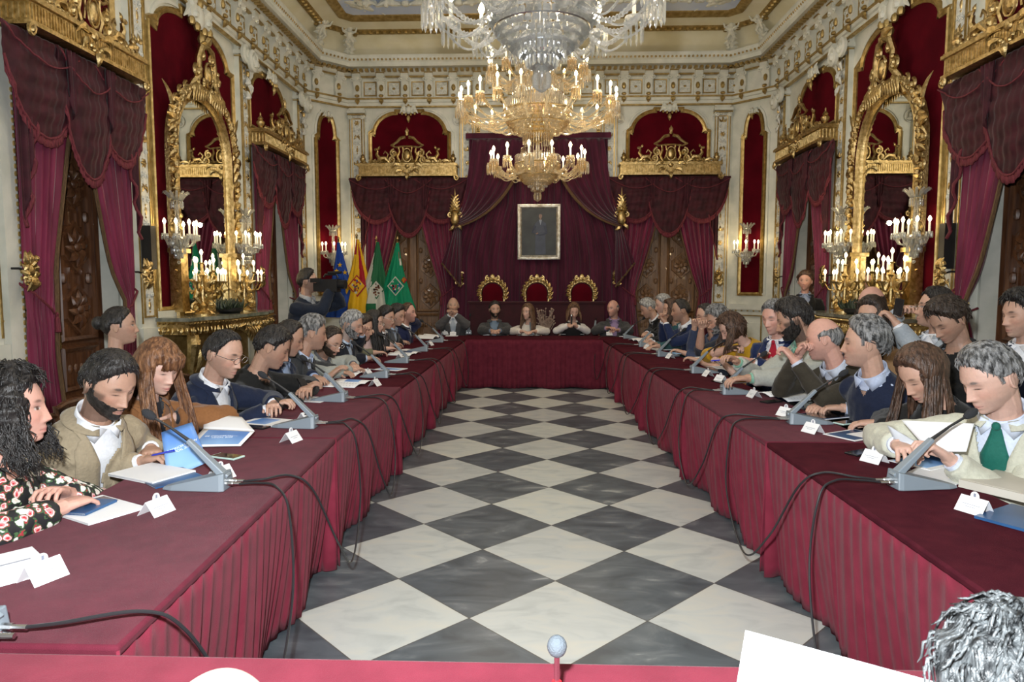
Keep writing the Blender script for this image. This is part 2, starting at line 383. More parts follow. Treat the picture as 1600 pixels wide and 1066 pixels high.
for x, y, a, i in plan_pts(1.18, .95, 7.0):
    mb.T = M4.Translation((x, y, 6.36)) @ M4.Rotation(a, 4, 'Z') @ M4.Rotation(R(-62), 4, 'X') @ M4.Scale(1.45, 4)
    for sx in (-1, 1):
        mb.scroll((sx*.16, -.02, .02), .11, 1.3, 1.5, sx, .026); mb.scroll((sx*.33, -.01, .1), .09, 1.2, 4.4, -sx, .022)
        mb.leaf((sx*.05, -.02, -.05), (sx*.32, -.02, -.12), .07, .3*sx); mb.leaf((sx*.08, -.02, .14), (sx*.24, -.02, .3), .07, -.25*sx)
        for q in range(3): mb.ell((sx*(.40+rnd.random()*.08), -.02, -.04+q*.09), .035, 6)
    mb.ell((0, -.03, .05), (.07, .05, .1), 8); mb.leaf((0, -.04, .1), (0, -.03, .3), .09, 0)
struct(mb.build('trim_3', STUC))
# climbing putti and vines at the cove corners
def vine(mb, x, y, a, h=.62, seed=1):
    rnd = random.Random(seed); mb.T = M4.Translation((x, y, 5.82)) @ M4.Rotation(a, 4, 'Z') @ M4.Rotation(R(28), 4, 'X')
    mb.tube([(0, 0, 0), (.04, 0, h*.3), (-.03, 0, h*.6), (.03, 0, h)], [.05, .04, .035, .02], 6)
    for k in range(15):
        z = h*k/14; sx = -1 if k % 2 else 1; mb.leaf((0, -.02, z), (sx*(.07+.07*rnd.random()), -.03, z+.08*rnd.random()), .05, .3*sx)
        if k % 3 == 0: mb.ell((sx*.05, -.05, z), .035, 6)
    mb.ell((0, -.06, h*.75), (.045, .045, .05), 8); mb.ell((0, -.05, h*.6), (.055, .045, .08), 8)
    for sx in (-1, 1): mb.tube([(sx*.03, -.06, h*.66), (sx*.11, -.08, h*.72), (sx*.14, -.08, h*.86)], [.024, .02, .014], 6); mb.tube([(sx*.02, -.06, h*.55), (sx*.06, -.1, h*.42), (sx*.04, -.07, h*.3)], [.032, .026, .015], 6)
mb = MB(); vine(mb, X0-HB+.15, YB-.28, .25, seed=1); vine(mb, X0+HB-.15, YB-.28, -.25, seed=2)
vine(mb, X0-HW+.3, YC-.1, .9, seed=3); vine(mb, X0+HW-.3, YC-.1, -.9, seed=4); vine(mb, X0-HW+.3, 9.9, 1.57, seed=5); vine(mb, X0+HW-.3, 9.9, -1.57, seed=6)
struct(mb.build('trim_4', STUC))
# ---- wall frames: local -Y faces the room
def onwall(w, u, z=0, out=0):
    if w == 'L': return (X0-HW+out, u, z), R(90)
    if w == 'R': return (X0+HW-out, u, z), R(-90)
    if w == 'B': return (X0+u, YB-out, z), 0
    (cx, cy), a = CHL if w == 'CL' else CHR
    return (cx+u*cos(a)+out*sin(a), cy+u*sin(a)-out*cos(a), z), a
def TW(w, u, z=0, out=0): l, a = onwall(w, u, z, out); return M4.Translation(l) @ M4.Rotation(a, 4, 'Z')
def motif(mb, z, k, s=1):
    # little gilded ornaments of the pilaster fillings
    y = -.075; mb.m = 2
    if k == 0:
        for j in range(6): a = j*pi/3; mb.leaf((0, y, z), (.055*s*cos(a), y, z+.055*s*sin(a)), .018*s, 0)
        mb.ell((0, y-.01, z), .014*s, 6)
    elif k == 1:
        for sx in (-1, 1): mb.scroll((sx*.035*s, y, z), .03*s, 1.1, 1.5, sx, .007*s); mb.leaf((0, y, z), (sx*.05, y, z-.06), .018, .2*sx)
    elif k == 2: mb.ell((0, y, z), (.02, .015, .05), 6); mb.ell((0, y, z+.065), .013, 6); mb.ell((0, y, z-.065), .013, 6)
    elif k == 3:
        for sx in (-1, 1): mb.leaf((0, y, z-.02), (sx*.06, y, z+.04), .022, -.3*sx)
        mb.leaf((0, y, z-.03), (0, y, z+.07), .024, 0)
def pilaster(mb, w, u, wd=.36, z0=1.12, z1=4.95, seed=0, scrollcap=False):
    mb.T = TW(w, u); rnd = random.Random(seed); h = wd/2
    mb.m = 0; mb.box((0, -.03, (z0+z1)/2), (wd, .08, z1-z0)); mb.box((0, -.05, z0/2), (wd+.06, .1, z0))
    mb.m = 1
    a, b = z0+.12, z1-.22; q = h*.62
    mb.sweep([(-q, a), (q, a), (q, b), (-q, b)], [(-.012, .07), (-.012, .085), (.006, .09), (.01, .07)])
    for sx in (-1, 1): mb.box((sx*(h-.012), -.074, (z0+z1)/2), (.016, .014, z1-z0-.1))
    mb.m = 3; mb.box((0, -.072, (a+b)/2), (2*q-.02, .006, b-a-.02))
    n = int((b-a)/.24)
    for i in range(n):
        z = a+.12+i*(b-a-.2)/(n-1); motif(mb, z, (i*3+seed) % 4)
        mb.m = 4
        for sx in (-1, 1): mb.scroll((sx*q*.45, -.078, z+.12), .035, 1.1, 1.57, sx*(1 if i % 2 else -1), .008, 4)
    mb.m = 0; mb.box((0, -.07, z1-.10), (wd+.05, .14, .05)); mb.m = 1; mb.box((0, -.075, z1-.15), (wd+.03, .14, .018))
    mb.m = 0
    if scrollcap:
        for sx in (-1, 1): mb.scroll((sx*wd*.42, -.16, z1-.14), .12, 1.6, 1.57, -sx, .034, 6)
        mb.scroll((0, -.2, z1-.2), .14, 1.6, 1.57, 1, .04, 6); mb.m = 4
        for k in range(4): mb.leaf((0, -.12, z1-.3-.1*k), ((-.09 if k % 2 else .09), -.13, z1-.42-.1*k), .05, .2)
        mb.m = 2; mb.ell((0, -.13, z1-.36), (.03, .03, .05), 6)
    else:
        for sx in (-1, 1): mb.scroll((sx*wd*.36, -.1, z1-.19), .05, 1.3, 1.57, -sx, .016)
PM = [WHITE, GOLDP, GOLD, RELIEF, RELIEF]
n = 5
for w, u, wd, sc in (('L', 5.02, .40, 1), ('L', 7.27, .30, 0), ('L', 9.93, .3, 1), ('L', 12.3, .34, 1), ('R', 5.02, .40, 1), ('R', 7.27, .30, 0), ('R', 9.93, .3, 1), ('R', 12.3, .34, 1),
                     ('B', -3.46, .30, 0), ('B', -1.34, .32, 0), ('B', 1.34, .32, 0), ('B', 3.46, .30, 0)):
    mb = MB(); pilaster(mb, w, u, wd, seed=n, scrollcap=sc); struct(mb.build('trim_%d' % n, PM)); n += 1
# ---- framed crimson velvet panels (arched)
def velvet_panel(mb, w, u, hw, z0, zs, zt, sh=.07, boss=1, fw=.05):
    mb.T = TW(w, u); A = arch(hw, z0, zs, zt, sh)
    mb.m = 0; mb.prism(A, -.012, .0)
    mb.m = 1; mb.sweep(A, [(-.015, .0), (-.015, .03), (fw*.4, .05), (fw*.7, .03), (fw, .045), (fw*1.15, 0)])
    mb.m = 2; mb.sweep([(x*(1+(fw*1.5)/hw), z+(fw*1.5 if z > zs else 0)) for x, z in A], [(0, 0), (0, .028), (.035, .02), (.04, 0)])
    if boss:
        s = boss; mb.m = 2
        for sx in (-1, 1):
            mb.scroll((sx*.10*s, -.09, zt+.02*s), .085*s, 1.4, 1.57, -sx, .024*s); mb.leaf((0, -.09, zt), (sx*.22*s, -.07, zt-.05*s), .05*s, .3*sx)
            mb.leaf((sx*.05*s, -.09, zt+.05), (sx*.16*s, -.08, zt+.17*s), .05*s, -.2*sx)
        mb.ell((0, -.1, zt+.02), (.07*s, .05, .10*s), 8); mb.m = 1
        for k, (a, b) in enumerate(((0, -.16), (-.06, -.08), (.06, -.08), (-.15, -.06), (.15, -.06), (0, .12))): mb.ell((a*s, -.11, zt+b*s), (.03*s, .03*s, .04*s), 6)
        mb.leaf((0, -.11, zt-.1*s), (0, -.1, zt-.27*s), .05*s, 0)
VM = [VELVET, GOLDP, WHITE]
for w in 'LR':
    mb = MB(); velvet_panel(mb, w, WM, 1.02, 1.32, 4.45, 4.85, .16, 1.5); struct(mb.build('trim_%d' % n, VM)); n += 1
    for u in (W1, W2): mb = MB(); velvet_panel(mb, w, u, .72, 3.95, 4.42, 4.8, .07, .9); struct(mb.build('trim_%d' % n, VM)); n += 1
for u in (-WB, WB): mb = MB(); velvet_panel(mb, 'B', u, .74, 3.95, 4.44, 4.86, .07, .8); struct(mb.build('trim_%d' % n, VM)); n += 1
for w in ('CL', 'CR'): mb = MB(); velvet_panel(mb, w, 0, .20, 1.42, 4.3, 4.72, .045, .5, .045); struct(mb.build('trim_%d' % n, VM)); n += 1
# medallions over the back windows, dado mouldings, gilded window casings
mb = MB()
for sx in (-1, 1):
    for q in (-.93, .93):
        mb.T = TW('B', sx*WB+q, 4.72); mb.m = 1; mb.tube([(.1*cos(t*.52), -.02, .11*sin(t*.52)) for t in range(12)], .012, 5, close=True)
        mb.m = 1; mb.ell((0, -.02, .02), (.04, .03, .05), 8); mb.ell((0, -.02, -.05), (.06, .02, .035), 8)
for w, us in (('L', (W1, W2)), ('R', (W1, W2)), ('B', (-WB, WB))):
    for u in us:
        mb.T = TW(w, u)
        for sx in (-1, 1):
            mb.m = 0; mb.box((sx*.79, -.03, 1.8), (.16, .08, 3.6)); mb.m = 2
            for k in range(60): mb.ell((sx*.725, -.075, .08+k*.06), (.014, .012, .022), 5)
struct(mb.build('trim_%d' % n, [WHITE, RELIEF, GOLDP])); n += 1
mb = MB()
def dado(mb, w, u, hw, z=1.3):
    mb.T = TW(w, u); mb.m = 0; mb.box((0, -.03, z-.06), (2*hw, .09, .1)); mb.box((0, -.02, .14), (2*hw, .07, .28)); mb.box((0, -.02, (z-.1)*.55), (2*hw-.3, .05, .5))
    mb.m = 1
    k = int(hw*2/.12)
    for i in range(k): mb.ell((-hw+.06+i*.12, -.08, z-.13), (.022, .012, .014), 5)
    mb.sweep([(-hw+.16, .42), (hw-.16, .42), (hw-.16, 1.0), (-hw+.16, 1.0)], [(-.01, 0.04), (-.01, .055), (.01, .055), (.012, .04)])
for w in 'LR': dado(mb, w, WM, 1.15); dado(mb, w, 3.0, 1.7)
for w in ('CL', 'CR'): dado(mb, w, 0, .42, 1.22)
for w in 'LR':                        # the near wall panels beside the first window
    mb.T = TW(w, 5.28); mb.m = 1; mb.sweep([(-.09, 1.3), (.09, 1.3), (.09, 3.5), (-.09, 3.5)], [(-.008, 0), (-.008, .02), (.008, .02), (.01, 0)])
struct(mb.build('trim_%d' % n, [WHITE, GOLDP])); n += 1
NT = n
# ================================================================ DOORS, PELMETS, CURTAINS
def make_door(label, m):
    t = thing('carved_door', label, 'door'); h = 3.45
    for sx in (-1, 1):
        mb = MB(); x = sx*.335; mb.box((x, .02, h/2), (.674, .05, h)); 
        def frm(z0, z1, q=.25): mb.sweep([(x-q, z0), (x+q, z0), (x+q, z1), (x-q, z1)], [(-.03, 0), (-.03, .03), (0, .05), (.02, .02), (.03, 0)])
        frm(.08, .5); frm(.58, .98); frm(1.06, 3.35)
        for zc in (1.35, 1.95, 2.55, 3.1):
            for k in range(8):
                a = k*pi/4; mb.leaf((x+.03*cos(a), -.03, zc+.04*sin(a)), (x+.15*cos(a), -.035, zc+.19*sin(a)), .045, .15)
            mb.sweep([(x, zc-.23), (x+.17, zc-.08), (x+.17, zc+.08), (x, zc+.23), (x-.17, zc+.08), (x-.17, zc-.08)], [(-.02, 0), (-.02, .03), (.01, .04), (.02, 0)])
            mb.ell((x, -.05, zc), (.045, .03, .045), 8)
        for zc in (1.65, 2.25, 2.83):
            for q in (-1, 1): mb.ell((x+q*.18, -.02, zc), (.04, .03, .06), 6); mb.box((x+q*.1, -.02, zc), (.018, .03, .2))
            mb.sweep([(x-.06, zc-.08), (x+.06, zc-.08), (x+.06, zc+.03), (x, zc+.1), (x-.06, zc+.03)], [(-.01, 0), (-.01, .02), (.01, .02), (.012, 0)])
        for zc in (.3, .78):
            for q in range(-2, 3): mb.box((x+q*.085, -.015, zc), (.04, .03, .3)); mb.ell((x+q*.085, -.03, zc), (.03, .02, .05), 6)
        d = mb.build('door_leaf', m, t)
        if sx < 0: mb = MB(); mb.tube([(-.05, -.07, 1.12), (-.05, -.1, 1.12), (-.05, -.1, 1.0), (-.05, -.07, 1.0)], .012, 6); mb.build('door_handle', GOLD, d)
    mb = MB()
    for sx in (-1, 1): mb.box((sx*.68, 0, h/2), (.04, .1, h))
    mb.box((0, 0, h+.05), (1.4, .1, .12)); mb.build('door_frame', m, t); return t
def fluted_pelmet():
    t = thing('gilded_pelmet', 'x', 'pelmet'); w = .92; mb = MB()
    mb.box((0, -.14, .10), (2*w, .28, .20)); mb.box((0, -.15, .20), (2*w+.06, .32, .035)); mb.box((0, -.15, .01), (2*w+.05, .31, .03)); mb.box((0, -.145, .225), (2*w+.02, .3, .02))
    for i in range(46): mb.tube([(-w+.03+i*(2*w-.06)/45, -.282, .045), (-w+.03+i*(2*w-.06)/45, -.282, .165)], .010, 5)
    for sx in (-1, 1):
        for k in range(5): mb.tube([(sx*w, -.05-k*.05, .045), (sx*w, -.05-k*.05, .165)], .010, 5)
        mb.scroll((sx*(w+.0), -.29, -.05), .05, 1.1, 1.57, -sx, .016); mb.ell((sx*(w-.03), -.29, -.03), (.025, .025, .05), 6)
        for k in range(7): mb.ell((sx*(w-.01), -.24+.0*k, -.02-k*.0), .01, 4)
    mb.build('cornice_band', GOLD, t)
    for sx in (-1, 1):
        mb = MB(); mb.lathe([(.02, 0), (.05, .01), (.03, .03), (.055, .07), (.06, .1), (.03, .13), (.04, .15), (.01, .19), (.012, .22), (.002, .24)], 10, (sx*(w-.06), -.2, .235)); mb.build('urn_finial', GOLD, t)
    # openwork crest
    mb = MB(); y = -.25
    for sx in (-1, 1):
        mb.tube([(sx*.03, y, .72), (sx*.12, y, .70), (sx*.2, y, .62), (sx*.30, y, .56)], [.03, .03, .026, .02], 6)          # little roof
        mb.tube([(sx*.31, y, .575), (sx*.22, y, .53), (sx*.1, y, .545), (0, y, .55)], .018, 6)
        mb.tube([(sx*.17, y, .55), (sx*.15, y, .45), (sx*.19, y, .35), (sx*.14, y, .25)], [.014, .022, .026, .02], 6)
        mb.tube([(sx*.09, y, .55), (sx*.07, y, .42), (sx*.10, y, .30)], .016, 6)
        mb.scroll((sx*.25, y, .42), .075, 1.5, 1.57, -sx, .022); mb.scroll((sx*.30, y, .30), .07, 1.4, 4.7, -sx, .022)
        # beast with raised head
        mb.tube([(sx*.34, y, .25), (sx*.42, y, .33), (sx*.52, y, .32), (sx*.56, y, .26)], [.02, .045, .05, .03], 7)
        mb.tube([(sx*.53, y, .33), (sx*.58, y, .40), (sx*.56, y, .47)], [.035, .03, .02], 6); mb.ell((sx*.585, y-.01, .49), (.045, .03, .028), 7); mb.leaf((sx*.54, y, .49), (sx*.52, y, .56), .025, 0)
        mb.tube([(sx*.40, y, .30), (sx*.36, y, .40), (sx*.42, y, .46), (sx*.45, y, .41)], [.02, .02, .014, .008], 5)
        for k in range(4): mb.scroll((sx*(.50+.10*k), y, .275-.006*k), .045-.005*k, 1.2, 1.57, -sx, .014)
        for k in range(5): mb.ell((sx*(.42+.09*k), y-.03, .235), (.03, .025, .022), 6)
        mb.leaf((sx*.3, y, .24), (sx*.45, y-.02, .26), .035, .2); mb.leaf((sx*.62, y, .25), (sx*.82, y-.01, .25), .03, .2)
        mb.leaf((sx*.10, y-.04, .18), (sx*.30, y-.04, .13), .04, .3*sx); mb.leaf((sx*.10, y-.04, .10), (sx*.22, y-.05, .02), .035, .3*sx)
    mb.ell((0, y-.03, .38), (.065, .035, .10), 10); mb.tube([(.085*cos(q*.52), y-.035, .38+.125*sin(q*.52)) for q in range(12)], .014, 5, close=True)
    mb.ell((0, y, .77), (.035, .03, .035), 7); mb.tube([(.03*cos(q*.7), y, .83+.03*sin(q*.7)) for q in range(9)], .009, 5, close=True); mb.leaf((0, y, .75), (0, y, .9), .03, 0)
    mb.ell((0, y-.04, .18), (.05, .03, .05), 8)
    for k in range(5): mb.ell((-.08+.04*k, y-.05, .08-.03*(2-abs(k-2))), .022, 6)
    mb.leaf((0, y-.05, .05), (0, y-.05, -.09), .045, 0)
    mb.build('openwork_crest', GOLD, t); return t
def make_curtain(hero=1):
    # one set: two tied-back panels hanging from the pelmet, an overhanging swagged valance with fringe
    t = thing('silk_curtain', 'x', 'curtain'); zt = 3.60; rnd = random.Random(8)
    for sx in (-1, 1):
        def f(u, v, edge=False):
            z = zt*(1-v)+.02; tie = 1.38
            k = min(1, max(0, (z-tie)/(zt-tie))); 
            ie = .04+(.60-.04)*(1-k)**1.25 if z > tie else .60-.12*min(1, (tie-z)/.9)        # inner edge x
            oe = .86 if z > tie+.3 else .86-.02*min(1, (tie+.3-z))
            x = ie+(oe-ie)*u
            fo = sin(u*2*pi*6.5+sin(v*5)*.7+sx)*.028+sin(u*2*pi*15+v*3)*.008; pinch = 1-.55*math.exp(-((z-tie)/.16)**2)
            return V3((sx*x, -.12+fo*pinch-.06*math.exp(-((z-tie)/.25)**2)*(1-u), z))
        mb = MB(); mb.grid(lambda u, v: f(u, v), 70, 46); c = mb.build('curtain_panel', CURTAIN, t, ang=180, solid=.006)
        mb = MB(); mb.tube([f(0, q/28)+V3((0, -.008, 0)) for q in range(29)], .016, 5, flat=1.4); mb.build('edge_fringe', FRINGE, c)
        mb = MB(); mb.tube([(sx*.88, -.04, 1.62), (sx*.84, -.17, 1.52), (sx*.66, -.20, 1.38), (sx*.57, -.16, 1.33), (sx*.6, -.06, 1.36)], .012, 6)
        mb.lathe([(.004, 0), (.018, -.02), (.012, -.04), (.022, -.06), (.026, -.17), (.004, -.18)], 8, (sx*.60, -.2, 1.36)); mb.build('tieback_cord', FRINGER, c)
    # valance
    sw = [(-.62, .52, .80), (0, .46, 1.06), (.62, .52, .80)]
    mb = MB(); mf = MB()
    for cx, hw, dp in sw:
        sgn = -1 if cx == 0 else 0
        def g(u, v, cx=cx, hw=hw, dp=dp):
            x = (u-.5)*2; bow = max(0, 1-x*x); drop = .25+(dp-.25)*(bow**.8)
            z = 3.60-v*drop; w = hw*(1-.10*v*(1-bow)); fold = (abs(sin(v*5.5*pi*(.5+.5*bow)+u*1.5))**1.6)*.022*(.25+.75*bow)*(1-.5*v)+sin(u*34+v*5)*.012*(1.25-bow)+sin(u*71+v*9)*.004
            return V3((cx+x*w, -.20-.05*bow*sin(v*pi)-fold+(-.02 if cx == 0 else 0), z))
        mb.grid(g, 60, 56)
        def fr(u, v, g=g): p = g(u, 1); return V3((p.x, p.y-.008+.006*sin(u*160), p.z-v*.085+.01*abs(sin(u*40))))
        mf.grid(fr, 80, 3)
        mf.tube([g(q/24, 1)+V3((0, -.01, .0)) for q in range(25)], .011, 5)
        mf.tube([g(q/24, .12+.16*(1-(q/12-1)**2))+V3((0, -.03, 0)) for q in range(25)], .007, 5)
    for sx in (-1, 1):           # side jabots
        def j(u, v, sx=sx):
            L = 1.55-.9*u; return V3((sx*(.93-.20*u), -.19+.03*sin(u*20), 3.60-v*L))
        mb.grid(j, 24, 16)
        mf.tube([j(q/12, 1)+V3((0, -.01, 0)) for q in range(13)], .016, 5)
    for x in (-.31, .31):          # jabots between the swags
        mb.grid(lambda u, v, x=x: V3((x+(u-.5)*.17*(1-.4*v), -.27-.02*cos(u*18), 3.58-v*(.46+.12*cos((u-.5)*6)))), 14, 10)
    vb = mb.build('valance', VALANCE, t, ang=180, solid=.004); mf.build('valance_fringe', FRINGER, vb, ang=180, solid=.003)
    return t
D0 = make_door('x', WOOD); D1 = make_door('x', WOODL)
D0.name = 'carved_door'; P0 = fluted_pelmet(); C0 = make_curtain()
first = [1]
def bracket_rosette(label):
    t = thing('gilded_tieback_bracket', label, 'tieback bracket'); mb = MB()
    mb.tube([(0, 0, 0), (0, -.1, .0), (0, -.16, -.02)], .010, 6); mb.build('arm', BLACK, t)
    mb = MB(); mb.ell((0, -.19, -.02), (.045, .03, .06), 8)
    for k in range(10):
        a = k*pi/5; mb.leaf((.03*cos(a), -.19, -.02+.04*sin(a)), (.085*cos(a), -.18, -.02+(.17 if abs(sin(a)) > .8 else .1)*sin(a)), .04, .2)
    for sx in (-1, 1): mb.scroll((sx*.05, -.2, .07), .035, 1.2, 0, sx, .011); mb.scroll((sx*.05, -.2, -.11), .035, 1.2, 0, -sx, .011)
    mb.build('rosette', GOLD, t); return t
BR = None
WL = [('L', W1, 'nearest on the left wall'), ('L', W2, 'farther on the left wall'), ('B', -WB, 'behind the flags'), ('B', WB, 'on the back wall right of the drapery'),
      ('R', W2, 'farther on the right wall'), ('R', W1, 'nearest on the right wall')]
for i, (w, u, tx) in enumerate(WL):
    l, a = onwall(w, u, 0, -.22); src = D1 if w == 'B' else D0
    lb = 'dark carved wooden double door, '+tx if src is D0 else 'lighter carved wooden double door, '+tx
    d = dup(src, l, a, lb, 'carved doors')
    nar = .86 if (w, u) == ('L', W1) else 1
    l, a = onwall(w, u, 3.62, .03); pe = dup(P0, l, a, 'gilded openwork pelmet over the doorway, '+tx, 'gilded pelmets'); pe.scale = (nar, 1, 1)
    l, a = onwall(w, u, 0); cu = dup(C0, l, a, 'tied back crimson curtain with fringed swags, '+tx, 'crimson door curtains'); cu.scale = (nar, 1, 1)
    for sx in (-1, 1):
        l, a = onwall(w, u+sx*.96*nar, 1.72, .03)
        lb = 'gilded tieback bracket, %s of the curtain %s' % (('left' if (sx < 0) else 'right'), tx)
        if BR is None: BR = bracket_rosette(lb); BR.location = l; BR.rotation_euler = (0, 0, a); BR['group'] = 'curtain tieback brackets'
        else: dup(BR, l, a, lb, 'curtain tieback brackets')
def kill(o):
    for c in list(KIDS.get(o.name, [])): kill(c)
    bpy.data.objects.remove(o)
for o in (D0, D1, P0, C0): kill(o)
# ================================================================ CANDLE LIGHTS
def candle_kids(parent, c, h=.10, r=.011, bulb=.017, prisms=8, cr=None, cup=.032):
    # candle sleeve, flame bulb and a crystal (or gold) cup with drops
    c = V3(c)
    mb = MB(); mb.lathe([(r*.9, 0), (r, .004), (r, h-.004), (r*.8, h)], 8, c); mb.build('candle_sleeve', CANDLE, parent)
    mb = MB(); b = bulb; mb.lathe([(b*.35, 0), (b*.8, b*.8), (b, b*1.5), (b*.7, b*2.5), (b*.15, b*3.4)], 8, c+V3((0, 0, h))); mb.build('flame_bulb', BULB, parent)
    mb = MB(); mb.lathe([(cup*.3, -.03), (cup*.5, -.015), (cup*1.1, 0), (cup*1.15, .006), (cup*.4, .008)], 10, c)
    for k in range(prisms):
        a = 2*pi*k/prisms; p = c+V3((cup*1.05*cos(a), cup*1.05*sin(a), -.004))
        mb.lathe([(.002, 0), (.007, -.008), (.0075, -.05), (.001, -.062)], 4, p)
    mb.build('drip_cup', cr or CRYS, parent)
def sconce(label):
    t = thing('crystal_sconce', label, 'wall light'); 
    mb = MB(); mb.lathe([(.01, -.30), (.03, -.28), (.05, -.24), (.03, -.2), (.06, -.15), (.10, -.10), (.11, -.06), (.03, -.03), (.022, .12), (.04, .14), (.025, .17), (.022, .33), (.06, .35), (.07, .37), (.03, .38)], 12, (0, -.16, 0))
    mb.box((0, -.04, -.05), (.05, .1, .03)); mb.build('crystal_stem', CRYS, t)
    mb = MB()
    for k in range(12):
        a = 2*pi*k/12
        mb.tube([(.05*cos(a), -.16+.05*sin(a), .37), (.09*cos(a), -.16+.09*sin(a), .43), (.135*cos(a), -.16+.135*sin(a), .46), (.14*cos(a), -.16+.14*sin(a), .44)], [.014, .016, .011, .003], 5)
        mb.lathe([(.003, 0), (.009, -.01), (.009, -.07), (.002, -.085)], 4, (.065*cos(a), -.16+.065*sin(a), .355))
    mb.build('leaf_crown', CRYS, t)
    mb = MB()
    for q, (rr, z0, L, nn) in enumerate(((.105, -.07, .10, 18), (.075, -.15, .09, 14), (.045, -.22, .07, 10))):
        for k in range(nn):
            a = 2*pi*k/nn; mb.lathe([(.003, 0), (.010, -.012), (.010, -L*.8), (.002, -L)], 4, (rr*cos(a), -.16+rr*sin(a), z0))
    mb.ell((0, -.16, -.33), .022, 8); mb.build('crystal_drops', CRYS, t)
    for k in range(6):
        a = R(-200+k*44); p = V3((.22*cos(a), -.16+.17*sin(a)-.02, -.02)); mb = MB()
        mb.tube([(0, -.16, -.08), (p.x*.4, -.16+(p.y+.16)*.4, -.15), (p.x*.8, -.16+(p.y+.16)*.8, -.13), (p.x, p.y, -.05)], .011, 6)
        arm = mb.build('arm', CRYS, t); candle_kids(arm, p+V3((0, 0, 0)), .11, .011, .019, 9)
    return t
S0 = sconce('crystal sconce left of the gilded mirror on the left wall')
def put(src, w, u, z, out, label, group, s=None): l, a = onwall(w, u, z, out); return dup(src, l, a, label, group, s)
l, a = onwall('L', 7.72, 2.17, .02); S0.location = l; S0.rotation_euler = (0, 0, a); S0['group'] = 'crystal wall sconces'
put(S0, 'L', 9.55, 2.17, .02, 'crystal sconce right of the gilded mirror on the left wall', 'crystal wall sconces')
put(S0, 'R', 7.72, 2.17, .02, 'crystal sconce right of the gilded mirror on the right wall, nearest', 'crystal wall sconces')
put(S0, 'R', 9.55, 2.17, .02, 'crystal sconce left of the gilded mirror on the right wall', 'crystal wall sconces')
put(S0, 'CL', 0, 2.22, .02, 'crystal sconce on the narrow velvet panel behind the blue flag', 'crystal wall sconces')
put(S0, 'CR', 0, 2.24, .02, 'crystal sconce on the narrow velvet panel on the right', 'crystal wall sconces')
for x, y in ((-3.65, 7.72), (-3.65, 9.55), (3.75, 7.72), (3.75, 9.55), (-3.65, 12.75), (3.75, 12.75)):
    light('sconce_glow', 'POINT', (x, y, 2.42), 5, (1, .75, .42), .03)
